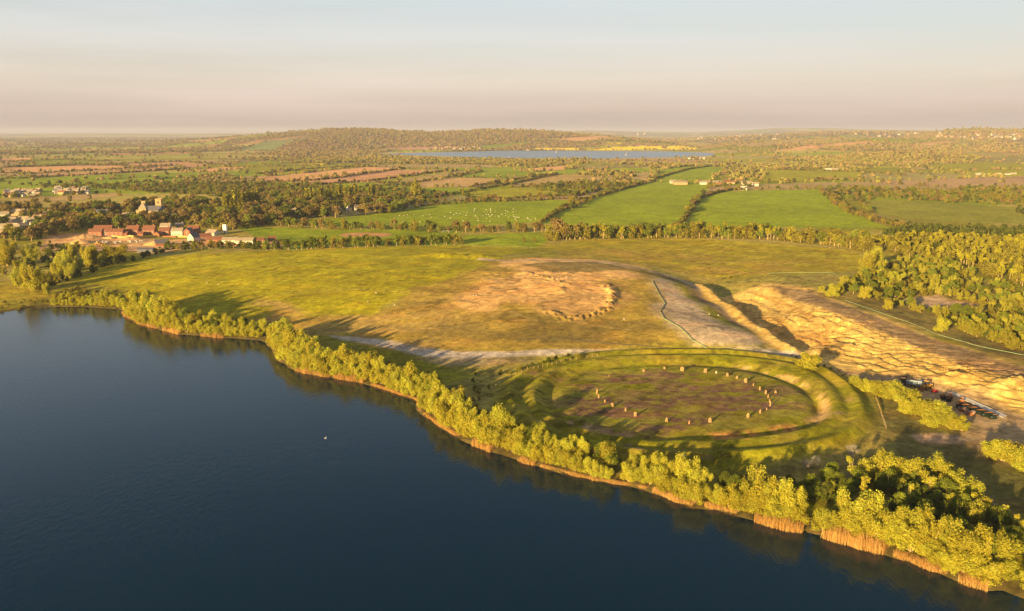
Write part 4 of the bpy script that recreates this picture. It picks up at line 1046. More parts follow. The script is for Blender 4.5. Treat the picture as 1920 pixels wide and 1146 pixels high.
stuff_trees('hedgerows', 'hedges and copses on the middle of the plain', A2, ['far_green', 'far_brown', 'far_gold', 'far_dark'])
stuff_trees('woods', 'woods and hedges round the reservoir and the hill', A3, ['far_green', 'far_brown', 'far_brown', 'far_dark'])
stuff_trees('woods', 'hazy woods far off on the plain', A4, ['far_brown', 'far_dark', 'far_brown'])

# -- reed beds: uncountable stems
def reeds(a, b, label, depth=2.2, hgt=2.4):
    idx = np.nonzero((spx > a) & (spx < b))[0]
    if len(idx) < 2: return
    base = dens([tuple(sl[i]) for i in idx], 0.5)
    tg_ = np.gradient(base, axis=0); tg_ /= np.linalg.norm(tg_, axis=1, keepdims=True); nn_ = np.stack([-tg_[:, 1], tg_[:, 0]], -1)
    if (nn_ * nv[idx[0]]).sum(1).mean() < 0: nn_ = -nn_
    n = len(base) * 95
    i = rng.integers(0, len(base), n)
    edge = vn(base[:, 0] / 3.0, base[:, 1] / 3.0, 5) * 1.6 - 0.3
    c = base[i] + nn_[i] * (rng.uniform(-depth * 0.9, depth, n) - edge[i] * 0.9 + 0.3)[:, None] + rng.normal(size=(n, 2)) * 0.2
    h = hgt * rng.uniform(0.4, 1.1, n) * (0.65 + 0.5 * edge[i]); w_ = rng.uniform(0.025, 0.055, n)
    a_ = rng.uniform(0, 6.28, n); d2 = np.stack([np.cos(a_), np.sin(a_)], -1); ln = rng.normal(size=(n, 2)) * 0.22
    z0_ = np.zeros(n) - 0.05
    V_ = np.stack([np.column_stack([c - d2 * w_[:, None], z0_]), np.column_stack([c + d2 * w_[:, None], z0_]),
                   np.column_stack([c + ln + d2 * w_[:, None] * .5, h]), np.column_stack([c + ln - d2 * w_[:, None] * .5, h])], 1).reshape(-1, 3)
    me = mesh_np('reed_bed', V_, np.arange(4 * n).reshape(-1, 4), [LM['reed']], smooth=False)
    add_tint(me, np.repeat(rng.random(n), 4))
    tag(C.objects.link(bpy.data.objects.new('reed_bed', me)) or C.objects[-1], label, 'reeds', kind='stuff')
reeds(312, 345, 'small orange reed tuft below the tall left willows'); reeds(375, 422, 'small orange reed bed at the left end of the shore')
reeds(560, 622, 'orange reed bed below the middle willows, left half'); reeds(628, 690, 'orange reed bed below the middle willows, right half')
reeds(882, 940, 'orange reed bed at the point left of the henge'); reeds(978, 1015, 'narrow reed bed in front of the henge')
reeds(1228, 1308, 'low reed bed right of the shore gap', 1.6, 1.8); reeds(1400, 1506, 'orange reed bed left of the little inlet', 2.6, 2.8)
reeds(1517, 1665, 'long orange reed bed right of the little inlet', 3.0, 3.0); reeds(1785, 1872, 'tall orange reed bed near the bottom right corner', 3.0, 3.2)
reeds(232, 300, 'thin reeds under the tallest left willows', 1.2, 1.4); reeds(700, 880, 'thin pale reeds under the shore willows', 0.6, 0.9); reeds(1015, 1228, 'thin reeds under the willows in front of the henge', 0.6, 0.9)
reeds(1308, 1400, 'thin reeds under the willows left of the reed bed', 1.2, 1.5); reeds(1665, 1785, 'sparse reeds under the big right willows', 1.6, 1.6)

# ------------------------------------------------------------------ objects
class MB:
    def __init__(s): s.v = []; s.f = []; s.m = []
    def add(s, V_, F_, mi=0):
        o_ = len(s.v); s.v += [tuple(map(float, p)) for p in V_]; s.f += [tuple(i + o_ for i in f) for f in F_]; s.m += [mi] * len(F_); return s
    def box(s, x0, x1, y0, y1, z0, z1, mi=0, taper=0.0):
        t_ = taper
        return s.add([(x0, y0, z0), (x1, y0, z0), (x1, y1, z0), (x0, y1, z0), (x0 + t_, y0 + t_, z1), (x1 - t_, y0 + t_, z1), (x1 - t_, y1 - t_, z1), (x0 + t_, y1 - t_, z1)],
                     [(0, 3, 2, 1), (4, 5, 6, 7), (0, 1, 5, 4), (1, 2, 6, 5), (2, 3, 7, 6), (3, 0, 4, 7)], mi)
    def prism(s, x0, x1, prof, mi=0):
        """profile in y,z swept along x"""
        n = len(prof)
        V_ = [(x0, y, z) for y, z in prof] + [(x1, y, z) for y, z in prof]
        return s.add(V_, [tuple(range(n))[::-1], tuple(range(n, 2 * n))] + [(i, (i + 1) % n, n + (i + 1) % n, n + i) for i in range(n)], mi)
    def cyl(s, c, r_, x0, x1, seg=14, axis=0, mi=0, r2=None):
        r2 = r_ if r2 is None else r2
        V_ = []
        for xx, rr in ((x0, r_), (x1, r2)):
            for k in range(seg):
                a = 2 * math.pi * k / seg; p = [0, 0, 0]
                p[axis] = xx; p[(axis + 1) % 3] = c[0] + rr * math.cos(a); p[(axis + 2) % 3] = c[1] + rr * math.sin(a)
                V_.append(p)
        return s.add(V_, [tuple(range(seg))[::-1], tuple(range(seg, 2 * seg))] + [(i, (i + 1) % seg, seg + (i + 1) % seg, seg + i) for i in range(seg)], mi)
    def bar(s, p0, p1, r_, mi=0, seg=6):
        v, f = tube([p0, p1], r_, r_, seg); return s.add(v, [tuple(q) for q in f], mi)
    def mesh(s, name, mats, smooth=False):
        me = bpy.data.meshes.new(name); me.from_pydata(s.v, [], s.f)
        for m_ in (mats if isinstance(mats, list) else [mats]): me.materials.append(m_)
        me.polygons.foreach_set('material_index', s.m); me.polygons.foreach_set('use_smooth', [smooth] * len(s.f)); me.update(); return me
    def build(s, name, mats, parent=None, smooth=False):
        o = bpy.data.objects.new(name, s.mesh(name, mats, smooth)); C.objects.link(o)
        if parent: o.parent = parent
        return o
def copy_tree(o, parent=None):
    c = o.copy(); C.objects.link(c); c.parent = parent
    for ch in o.children: copy_tree(ch, c)
    return c
def at(px, py): return tuple(G(px, py)[0])
M = {k: plain_mat(k, *a) for k, a in {
 'brick': ((0.26, 0.105, 0.05), 0.9, 0.15, 1.2), 'red_tile': ((0.19, 0.075, 0.04), 0.85, 0.15, 1.5), 'render_white': ((0.52, 0.46, 0.36), 0.8, 0.06, 0.6),
 'cotswold': ((0.40, 0.28, 0.13), 0.9, 0.15, 0.8), 'slate': ((0.10, 0.10, 0.12), 0.7, 0.15, 1.5), 'stone_tile': ((0.30, 0.24, 0.16), 0.9, 0.2, 1.0),
 'glass_dark': ((0.03, 0.035, 0.045), 0.2, 0.0, 1.0), 'frame_white': ((0.75, 0.72, 0.66), 0.6, 0.0, 1.0), 'timber': ((0.50, 0.32, 0.10), 0.8, 0.12, 2.0),
 'far_pale': ((0.48, 0.39, 0.30), 0.8, 0.05, 0.2), 'standing_stone': ((0.34, 0.20, 0.085), 0.95, 0.22, 2.2), 'pale_stone': ((0.42, 0.36, 0.26), 0.95, 0.15, 2.2),
 'skip_green': ((0.010, 0.022, 0.016), 0.5, 0.2, 2.0), 'rust': ((0.26, 0.10, 0.035), 0.85, 0.35, 2.5), 'machine_yellow': ((0.70, 0.36, 0.03), 0.4, 0.1, 1.0),
 'machine_blue': ((0.14, 0.20, 0.26), 0.4, 0.1, 1.0), 'rubber': ((0.02, 0.02, 0.02), 0.9, 0.1, 4.0), 'steel': ((0.40, 0.40, 0.40), 0.4, 0.1, 3.0), 'concrete': ((0.50, 0.47, 0.43), 0.9, 0.08, 0.5),
 'silt_green': ((0.20, 0.27, 0.13), 0.7, 0.1, 1.0), 'silt_black': ((0.05, 0.045, 0.035), 0.8, 0.1, 1.0), 'wool': ((0.75, 0.70, 0.58), 1.0, 0.05, 4.0), 'swan_white': ((0.85, 0.85, 0.82), 0.7, 0.0, 1.0),
 'post_wood': ((0.45, 0.33, 0.18), 0.9, 0.15, 2.0), 'red_paint': ((0.45, 0.04, 0.03), 0.5, 0.1, 1.0), 'sandpile': ((0.55, 0.34, 0.13), 0.95, 0.12, 0.5), 'orange_beak': ((0.6, 0.2, 0.02), 0.6, 0, 1)}.items()}

# -- stone circle
STN = [(1207,697,6,5,'low'),(1246,692,5,5,'small'),(1279,695.5,9,8.5,'broad square'),(1322.5,698.5,8,8,'upright square'),(1343,700,5,5,'small pale pointed'),(1364,705.5,6.5,7,'squat'),(1381.5,710,5.5,6,'small leaning'),
 (1398,717,8,8.5,'wide flat-topped'),(1412.5,723.5,3.2,5.5,'thin little'),(1424.5,731.5,4,7.5,'narrow'),(1435.5,739,5,8.5,'tall rounded'),(1454,737,6,5.5,'low pointed outlying'),(1440,746,3.2,7,'narrow'),(1443.2,755,3,7,'slender'),
 (1444,762,3.8,11,'tall thin'),(1437.5,769,3,5,'tiny'),(1425,775,4,8,'slim'),(1402,783,7,9.5,'broad round-topped'),(1331,792,7.5,10,'thick upright'),(1292,795,4.5,7.5,'small tapered'),(1249.7,791,7,9,'pointed-top'),
 (1191,780.5,7,9,'squared leaning'),(1173,771,5,8,'narrow pointed'),(1148.5,763,7.5,8,'wide leaning'),(1134,754.5,4,5.5,'short'),(1122.5,746.5,4,8,'slim upright'),(1119,739,4.5,11,'tallest'),(1142,705.5,3,2.5,'tiny half-buried'),(1000,781,5,3,'low fallen')]
PLC = ['at the upper left of the stone ring','left of the broad square stone at the far side','centred on the far side of the ring','right of the broad square stone on the far side','between two orange stones on the far side',
 'right of the pale pointed stone','left of the wide flat-topped stone','on the upper right arc of the ring','just after the wide flat-topped stone','on the upper right arc above the tall rounded stone','near the outlier at the right of the ring','standing outside the ring on its right',
 'uppermost of the tight group at the right end','behind the tall thin stone at the right end','at the right end of the ring','just below the tall thin stone at the right','right of the broad round-topped stone','on the lower right arc of the ring','on the near side, right of the small tapered one',
 'on the near side between two bigger stones','on the near side, left of the small tapered one','on the lower left arc beside the pointed one','on the lower left arc, left of the squared leaning stone','on the left arc above the narrow pointed stone','on the left arc below the slim upright stone','directly below the tallest stone at the left end','at the left end of the ring','on the grass left of the far stones','on the bank between the shore trees and the ditch']
for i, (px, py, wp, hp, ad) in enumerate(STN):
    x, y, z = at(px, py)
    s_ = math.hypot(y, CH) / F
    w_, h_ = wp * s_ * 0.74, hp * s_ * 0.93
    d_ = w_ * random.uniform(0.42, 0.6)
    r = np.random.default_rng(900 + i)
    V_, nk, nr = [], 12, 6
    tx, ty = r.normal() * 0.06, r.normal() * 0.04
    for k in range(nr + 1):
        t_ = k / nr
        pr_ = (0.96, 1.03, 1.02, 0.97, 0.90, 0.76, 0.30)[k] if 'point' not in ad and 'taper' not in ad else (1.0, 1.0, 0.92, 0.82, 0.66, 0.45, 0.12)[k]
        if 'square' in ad or 'flat' in ad: pr_ = (0.94, 1.0, 1.02, 1.02, 1.0, 0.94, 0.62)[k]
        for j in range(nk):
            a = 2 * math.pi * j / nk; c_, s2 = math.cos(a), math.sin(a)
            e = (abs(c_) ** 3 + abs(s2) ** 3) ** (-1 / 3)
            q = 1 + r.normal() * 0.05
            V_.append((c_ * e * w_ / 2 * pr_ * q + tx * h_ * t_, s2 * e * d_ / 2 * pr_ * q + ty * h_ * t_, h_ * min(1, t_ * 1.02) + (r.normal() * 0.03 * h_ if k else -0.35)))
    F_ = [(k * nk + j, k * nk + (j + 1) % nk, (k + 1) * nk + (j + 1) % nk, (k + 1) * nk + j) for k in range(nr) for j in range(nk)] + [tuple(nr * nk + j for j in range(nk))]
    b = MB(); b.add(V_, F_)
    o = b.build('standing_stone', M['pale_stone'] if 'pale' in ad else M['standing_stone'])
    o.location = (x, y, z); o.rotation_euler = (0, 0, math.atan2(-x, y) + r.normal() * .25)
    col_ = '' if 'pale' in ad else 'orange '
    tag(o, ad + ' ' + col_ + 'standing stone ' + PLC[i], 'standing stone', 'standing stones of the circle')

# -- houses
def wins(xs, z, w_, h_, y, parent, face=-1, axis=1, door=False):
    for xx in xs:
        b = MB()
        if axis == 1: b.box(xx - w_ / 2, xx + w_ / 2, y - 0.05, y + 0.05, z, z + h_)
        else: b.box(y - 0.05, y + 0.05, xx - w_ / 2, xx + w_ / 2, z, z + h_)
        wo = b.build('door' if door else 'window', M['frame_white'], parent)
        b = MB()
        k = 0.14
        if axis == 1:
            yy = y + face * 0.06; b.box(xx - w_ / 2 + k, xx + w_ / 2 - k, yy - 0.03, yy + 0.03, z + k, z + h_ - k)
        else:
            yy = y + face * 0.06; b.box(yy - 0.03, yy + 0.03, xx - w_ / 2 + k, xx + w_ / 2 - k, z + k, z + h_ - k)
        b.build('handle_panel' if door else 'pane', M['glass_dark'], wo)
def house(px, py, w_, d_, hw, hr, rz, wm, rm, label, name='house', chim=1, nwin=3, storeys=2, group=None, gable_face=False):
    x, y, z = at(px, py)
    e = empty(name, (x, y, z), rz)
    b = MB(); b.prism(-w_ / 2, w_ / 2, [(-d_ / 2, -0.6), (d_ / 2, -0.6), (d_ / 2, hw), (0, hw + hr), (-d_ / 2, hw)])
    b.build('wall', M[wm], e)
    b = MB(); o_ = 0.35; t_ = 0.18; sl_ = hr / (d_ / 2)
    for s in (-1, 1):
        b.prism(-w_ / 2 - 0.3, w_ / 2 + 0.3, [(s * (d_ / 2 + o_), hw - sl_ * o_ + 0.02), (0, hw + hr + 0.02), (0, hw + hr + t_ + 0.02), (s * (d_ / 2 + o_), hw - sl_ * o_ + t_)][::s])
    rf = b.build('roof', M[rm], e)
    for k in range(chim):
        cx_ = (-0.38 + 0.76 * k) * w_ if chim > 1 else 0.36 * w_
        MB().box(cx_ - 0.45, cx_ + 0.45, -0.4, 0.4, hw + hr - 0.8, hw + hr + 1.3).build('chimney', M['brick' if wm != 'cotswold' else 'cotswold'], rf)
    if nwin:
        xs = [(-0.5 + (k + 0.5) / nwin) * w_ for k in range(nwin)]
        for st in range(storeys):
            zz = 0.9 + st * 2.6
            if zz + 1.2 < hw:
                wins(xs if st else [q for i_, q in enumerate(xs) if i_ != nwin // 2], zz, 1.3, 1.25, -d_ / 2, e)
                wins([0], zz, 1.2, 1.2, -w_ / 2, e, -1, 0)
        wins([xs[nwin // 2]], 0.0, 1.1, 2.1, -d_ / 2, e, door=True)
    tag(e, label, 'house' if name == 'house' else name.replace('_', ' '), group)
    return e
GB = 'new brick houses by the building site'
house(181,442,14,7,4.8,2.6,0.05,'brick','red_tile','left end house of the long red brick terrace',chim=0,group=GB)
house(196,437,19,8,5.6,3.0,0.05,'brick','red_tile','taller middle house rising behind the long brick terrace',chim=0,nwin=4,group=GB)
house(199,441,7,7,5.4,2.6,0.05,'render_white','red_tile','white fronted house in the middle of the brick terrace',chim=0,nwin=2,group=GB)
house(217,442,18,7,4.8,2.6,0.05,'brick','red_tile','right hand part of the long red brick terrace',chim=0,nwin=4,group=GB)
house(236,442,5,6,2.6,1.8,0.05,'brick','red_tile','small brick garage right of the terrace','garage',0,0,group='brick garages')
house(252,440,12,10,5.4,4.6,0.05,'brick','red_tile','big square brick house with steep red roof, left of two alike',chim=1,group=GB)
house(265,442,6,6,2.6,1.8,0.05,'brick','red_tile','brick garage between the two big square houses','garage',0,0,group='brick garages')
house(282,440,12.5,10,5.4,4.6,0.05,'brick','red_tile','big square brick house with steep red roof, right of two alike',chim=1,group=GB)
house(298,443,6,7,2.8,2.2,1.2,'brick','red_tile','brick garage with its gable turned to the yellow fence','garage',0,0,group='brick garages')
house(311,441,10,9,5.2,3.4,0.05,'brick','red_tile','brick house in front of the grey roofed one',group=GB)
house(312,432,11,8,5.2,3.0,0.05,'render_white','stone_tile','pale house with grey roof behind the brick houses')
house(334,441,12,8,5.2,2.6,0.05,'render_white','stone_tile','cream house with grey tiled roof and two rows of windows',chim=2,nwin=4)
house(337,428,9,7,4,2.4,0.4,'cotswold','slate','small house with bluish roof behind the cream house')
house(364,438,12,8,5.4,3.2,0.05,'brick','red_tile','brick house with chimney right of the cream house',chim=2,group=GB)
house(354,441,8,7,5.0,2.6,1.45,'brick','slate','brick house with gable end beside the cream house',chim=0,group=GB)
house(364,454,9,8,5.4,4.0,1.15,'render_white','slate','tall white gabled house with dark roof in front of the building site',chim=0)
house(386,448,11,7,3.4,2.6,0.5,'brick','red_tile','low brick house right of the white gabled house',chim=0,group=GB)
house(404,454,15,8,3.0,2.4,0.05,'brick','red_tile','long low brick building with red roof beside the hedge',chim=0,group=GB)
house(400,441,13,9,3.0,3.0,-0.5,'render_white','stone_tile','white bungalow with broad grey roof',chim=0)
house(432,455,14,8,3.0,2.4,0.05,'render_white','stone_tile','white bungalow with grey roof right of the red roofed building',chim=0)
house(460,456,17,8,3.0,2.4,0.02,'render_white','stone_tile','long white bungalow at the right end of the site',chim=0)
house(486,455,11,8,2.8,2.2,0.1,'brick','red_tile','low brick bungalow at the right end of the site',chim=0,group=GB)
house(510,452,8,7,2.8,2.0,0.3,'brick','red_tile','small brick hut behind the tree row',chim=0,group=GB)
house(304,460,12,9,2.6,3.2,0.5,'brick','slate','half built brick house with dark roof',chim=0,nwin=0)
house(275,473,14,7,3.0,1.2,0.0,'slate','slate','dark flat shed at the foot of the mound field','shed',0,0)
house(36,404,16,9,4.0,4.6,0.05,'cotswold','stone_tile','big stone barn at the left of the village','barn',0,3)
GC = 'old stone cottages at the left edge'
for px, py, w_, rz, lb in ((14,432,12,0.2,'stone cottage lowest at the left edge'),(43,431,9,1.0,'pale gabled stone cottage below the white houses'),(20,419,14,0.1,'stone cottage below the barn'),(46,418,13,-0.1,'cream cottage right of the barn'),
                          (58,420,10,0.3,'small cottage beside the cream one'),(84,405,16,0.0,'long stone cottage right of the barn'),(8,408,12,0.4,'stone cottage left of the barn'),(113,408,9,0.2,'stone cottage half hidden in the trees'),(-4,420,12,0.2,'stone cottage cut by the left edge'),(28,424,10,0.3,'stone cottage between the barn and the gabled one'),(66,428,9,0.9,'little cottage at the edge of the dark bushes'),(30,434,10,0.1,'cottage just left of the gabled cottage'),(5,441,11,0.2,'lowest cottage at the far left edge'),(72,414,11,-0.1,'pale roofed cottage below the long one'),(100,400,9,0.3,'cottage high in the trees right of the barn'),(-2,398,11,0.2,'highest cottage at the far left edge')):
    house(px, py, w_, 7, 4.6, 3.2, rz, 'cotswold' if px % 2 else 'render_white', 'stone_tile', lb, group=GC)
house(190,406,20,10,5.0,4.0,0.05,'brick','slate','large dark roofed house with several chimneys among trees',chim=2,nwin=5)
house(209,414,16,9,3.2,3.4,0.1,'cotswold','stone_tile','long stone barn with pale roof among the trees','barn',0,3)
house(240,408,12,7,3.5,2.8,0.1,'cotswold','stone_tile','stone outbuilding left of the church',chim=0)
house(634,399,9,8,4.8,4.0,1.3,'render_white','stone_tile','white gabled cottage at the left of the dark trees')
house(673,396,12,8,4.8,4.0,0.3,'render_white','slate','white cottage between the golden trees',chim=2)
house(654,396,6,6,4.2,3.0,1.2,'render_white','slate','narrow white cottage front between the two others')
house(731,384,8,7,4.5,3.4,1.0,'render_white','slate','white cottage at the right end of the dark trees')
house(548,402,10,8,4.4,3.6,0.2,'cotswold','stone_tile','stone cottage among the brown trees')
house(1033,439,12,7,3.2,2.2,-0.15,'render_white','render_white','small white house beside the tree belt',chim=0,nwin=4)
house(325,410,9,8,3.0,4.0,1.0,'cotswold','stone_tile','steep gabled stone house right of the church',chim=0)
GF = 'farm buildings beyond the green fields'
for px, py, w_, d_, wm, rm, lb in ((1275,346,28,16,'cotswold','stone_tile','wide low farm shed, leftmost of the farm'),(1322,346,22,14,'render_white','stone_tile','cream farm building in the middle of the farm'),(1342,346,22,9,'brick','stone_tile','long reddish barn beside the cream one'),
                                  (1366,345,24,11,'cotswold','red_tile','large farmhouse at the right of the farm'),(1261,344,11,8,'render_white','stone_tile','small white shed at the left end of the farm'),(1394,357,11,8,'render_white','render_white','white gabled hut at the field corner'),
                                  (1405,347,12,9,'render_white','stone_tile','white cottage right of the farmhouse'),(1396,346,12,10,'render_white','slate','small white cottage beside the farmhouse'),(1417,349,10,9,'render_white','stone_tile','little white cottage at the right end of the farm')):
    house(px, py, w_, d_, 4.5, 3.4, random.uniform(-.15, .15), wm, rm, lb, 'barn' if w_ > 20 else 'house', 0, 3, group=GF)
# church with its tower
x, y, z = at(298, 404)
e = empty('church', (x, y, z), 0.12); tag(e, 'stone church with square tower among the village trees', 'church')
MB().prism(-13, 8, [(-5, -1), (5, -1), (5, 7), (0, 12.5), (-5, 7)]).build('nave', M['cotswold'], e)
b = MB()
for s in (-1, 1): b.prism(-13.3, 8.3, [(s * 5.5, 6.5), (0, 12.6), (0, 12.9), (s * 5.5, 6.85)][::s])
b.build('roof', M['slate'], e)
MB().prism(-9, 4, [(-9, -1), (-5.02, -1), (-5.02, 5.6), (-9, 3.6)]).build('aisle', M['cotswold'], e)
MB().box(8.02, 17, -4, 4, -1, 6.5).build('chancel', M['cotswold'], e)
tw = MB(); tw.box(-3.6, 3.6, 1.4, 8.6, -1, 21)
for k in range(4):
    for xx, yy in ((-3.6 + 2.0 * k, 1.4), (-3.6 + 2.0 * k, 7.8)): tw.box(xx, xx + 1.2, yy, yy + 0.8, 21.002, 22.2)
tw.box(-3.9, 3.9, 1.1, 8.9, 13.4, 13.9); tw.box(-3.9, 3.9, 1.1, 8.9, 20.1, 20.5)
tower = tw.build('tower', M['cotswold'], e)
for zz in (15.5, 8.5): MB().box(-0.8, 0.8, 1.33, 1.5, zz, zz + 3).build('window', M['glass_dark'], tower)
wins([-6.5, -3, 0.5], 1.2, 1.4, 2.0, -9.0, e); wins([11, 14], 1.5, 1.4, 3.2, -4.0, e)
# old tower with pyramid roof
x, y, z = at(271, 408)
e = empty('old_tower', (x, y, z), 0.12); tag(e, 'old stone tower with steep pyramid roof left of the church', 'tower')
MB().box(-5, 4, -4.5, 4.5, -1, 12).box(-9, -5.02, -3, 3, -1, 10).build('wall', M['cotswold'], e)
MB().add([(-5.4, -4.9, 12.02), (4.4, -4.9, 12.02), (4.4, 4.9, 12.02), (-5.4, 4.9, 12.02), (-0.5, 0, 20)], [(0, 3, 2, 1), (0, 1, 4), (1, 2, 4), (2, 3, 4), (3, 0, 4)]).build('roof', M['stone_tile'], e)
MB().box(-3.4, 1.4, 3.2, 6.4, 12.0, 21).build('turret', M['cotswold'], e)
wins([-2.5, 1.5], 3, 1.2, 2.4, -4.5, e); wins([-0.5], 8, 1.2, 2.2, -4.5, e)
# white silo tower, timber fence, low walls
x, y, z = at(422.5, 437)
e = empty('silo', (x, y, z)); tag(e, 'slim white concrete tower beside the village', 'tower')
MB().box(-1.9, 1.9, -1.9, 1.9, -0.5, 9.0).build('shaft', M['frame_white'], e); MB().box(-2.1, 2.1, -2.1, 2.1, 9.002, 9.5).build('cap', M['concrete'], e)
MB().box(-0.5, 0.5, -2.0, -1.85, 0, 2.0).build('door', M['slate'], e)
def panel_fence(pts, label, h, mat, name='fence', post=3.0, t_=0.08, cat='fence', pst=True, pm_=None):
    W = GP(pts); Dn = dens([tuple(p[:2]) for p in W], post)
    if len(Dn) > 99: Dn = Dn[np.linspace(0, len(Dn) - 1, 99).astype(int)]
    o0 = (float(Dn[0, 0]), float(Dn[0, 1]), 0.0)
    Z = Hf(Dn[:, 0], Dn[:, 1])
    e = empty(name, (Dn[0, 0], Dn[0, 1], Z[0])); tag(e, label, cat)
    b = MB()
    for i in range(len(Dn) - 1):
        p, q = Dn[i] - Dn[0], Dn[i + 1] - Dn[0]; z0_, z1_ = Z[i] - Z[0], Z[i + 1] - Z[0]
        dv = (q - p) / (np.linalg.norm(q - p) + 1e-9); nn = np.array([-dv[1], dv[0]]) * t_ / 2
        V_ = [(*(p - nn), z0_ - .15), (*(q - nn), z1_ - .15), (*(q + nn), z1_ - .15), (*(p + nn), z0_ - .15), (*(p - nn), z0_ + h), (*(q - nn), z1_ + h), (*(q + nn), z1_ + h), (*(p + nn), z0_ + h)]
        b.add(V_, [(0, 3, 2, 1), (4, 5, 6, 7), (0, 1, 5, 4), (2, 3, 7, 6)])
    b.build('panel', M[mat], e)
    if pst:
        pmh = MB().box(-0.08, 0.08, -0.08, 0.08, -0.3, h + 0.12).mesh('post', M[pm_ or 'post_wood'])
        for i in range(len(Dn)):
            o = bpy.data.objects.new('post', pmh); C.objects.link(o); o.parent = e
            o.location = (Dn[i, 0] - Dn[0, 0], Dn[i, 1] - Dn[0, 1], Z[i] - Z[0])
    return e
panel_fence([(209,444.5),(250,445),(295,444.5)], 'long yellow timber fence in front of the brick houses', 1.9, 'timber')
panel_fence([(305,445),(330,445.5)], 'short reddish wall right of the timber fence', 1.5, 'brick', 'garden_wall', 4, 0.25, 'wall', False)
panel_fence([(332,445),(354,445.5)], 'short yellow timber fence below the cream house', 1.8, 'timber')
panel_fence([(432,461),(470,463),(500,462)], 'orange timber fence below the white bungalows', 1.4, 'timber')
panel_fence([(1222,527),(1232,545),(1247,570),(1238,585),(1245,598),(1275,615),(1300,640),(1325,652)], 'winding pale green silt fence down the gravel slope', 0.5, 'silt_green', 'silt_fence', 3.0, 0.15)
panel_fence([(962,638),(1020,635),(1060,636),(1160,646),(1200,648),(1320,654),(1380,653)], 'black silt fence along the foot of the mound', 0.3, 'silt_black', 'silt_fence', 3.4, 0.06, pm_='silt_black')
panel_fence([(1585,563),(1640,583),(1700,603),(1760,628),(1830,648),(1930,668)], 'pale green silt fence beside the haul road on the right', 0.25, 'silt_green', 'silt_fence', 4, 0.1)
panel_fence([(1440,513),(1490,511.5),(1560,511),(1572,519)], 'thin pale fence at the lower edge of the meadow', 0.35, 'silt_green', 'fence', 4, 0.06)
def rail_fence(pts, label, post=3.0, h=1.2):
    W = GP(pts); Dn = dens([tuple(p[:2]) for p in W], post)
    if len(Dn) > 99: Dn = Dn[np.linspace(0, len(Dn) - 1, 99).astype(int)]
    Z = Hf(Dn[:, 0], Dn[:, 1]); Q = np.column_stack([Dn, Z]); Q = Q - Q[0]
    e = empty('rail_fence', (Dn[0, 0], Dn[0, 1], Z[0])); tag(e, label, 'fence')
    for zz in (h * 0.45, h * 0.85):
        b = MB()
        for i in range(len(Q) - 1): b.bar(Q[i] + (0, 0, zz), Q[i + 1] + (0, 0, zz), 0.025, seg=4)
        b.build('rail', M['post_wood'], e)
    pmh = MB().box(-0.06, 0.06, -0.06, 0.06, -0.3, h).mesh('post', M['post_wood'])
    for q in Q:
        o = bpy.data.objects.new('post', pmh); C.objects.link(o); o.parent = e; o.location = tuple(q)
rail_fence([(1642,748),(1650,770),(1655,785),(1661,803)], 'short wooden fence at the right end of the henge')
rail_fence([(930,725),(955,707),(1000,692),(1060,677),(1120,667)], 'low wooden fence along the left outer foot of the henge bank', 3)
rail_fence([(1025,452),(1100,451),(1200,450),(1330,450),(1440,453),(1540,463),(1630,480)], 'post and rail fence in front of the long tree belt', 6)
rail_fence([(520,471),(700,464),(860,461),(1010,466)], 'post and rail fence along the top of the mound field', 7)
rail_fence([(1310,373),(1290,400),(1275,423)], 'rail fence beside the lane between two bright fields', 8, 1.4)

# -- waste skips
def skip_mesh():
    L_, W_, H_ = 3.6, 1.8, 1.5
    o = [(-L_ / 2 + .55, -W_ / 2 + .05, 0), (L_ / 2 - .55, -W_ / 2 + .05, 0), (L_ / 2 - .55, W_ / 2 - .05, 0), (-L_ / 2 + .55, W_ / 2 - .05, 0),
         (-L_ / 2, -W_ / 2, H_), (L_ / 2, -W_ / 2, H_), (L_ / 2, W_ / 2, H_), (-L_ / 2, W_ / 2, H_)]
    i_ = [(x_ * .95, y_ * .92, z_ + (0.08 if z_ == 0 else 0)) for x_, y_, z_ in o]
    body = MB(); body.add(o, [(0, 3, 2, 1), (0, 1, 5, 4), (1, 2, 6, 5), (2, 3, 7, 6), (3, 0, 4, 7)])
    inn = MB(); inn.add(i_, [(0, 1, 2, 3), (4, 5, 1, 0), (5, 6, 2, 1), (6, 7, 3, 2), (7, 4, 0, 3)])
    rim = MB(); rim.add(o[4:] + i_[4:], [(0, 1, 5, 4), (1, 2, 6, 5), (2, 3, 7, 6), (3, 0, 4, 7)])
    for a, b_ in ((4, 5), (5, 6), (6, 7), (7, 4)): rim.bar(o[a], o[b_], 0.06)
    lug = MB()
    for sx_ in (-1, 1):
        for sy in (-1, 1): lug.cyl((sy * (W_ / 2 + .02), 0.95), 0.0001, 0, 0.0001) if False else lug.box(sx_ * 1.2 - .09, sx_ * 1.2 + .09, sy * W_ / 2 - .12, sy * W_ / 2 + .12, 0.9, 1.1)
    return body, inn, rim, lug
sb = skip_mesh(); skm = [sb[0].mesh('body', M['skip_green']), sb[1].mesh('inner_lining', M['rust']), sb[2].mesh('rim', M['skip_green']), sb[3].mesh('lug', M['steel'])]
skr = [sb[0].mesh('body', M['rust']), sb[1].mesh('inner_lining', M['rust']), sb[2].mesh('rim', M['steel']), sb[3].mesh('lug', M['steel'])]
def skip(px, py, rz, kit, label, dz=0, s=1.0):
    x, y, z = at(px, py); e = empty('waste_skip', (x, y, z + dz), rz, s)
    for nm, me in zip(('body', 'inner_lining', 'rim', 'lug'), kit):
        o = bpy.data.objects.new(nm, me); C.objects.link(o); o.parent = e
    tag(e, label, 'skip', 'waste skips parked by the concrete strip')
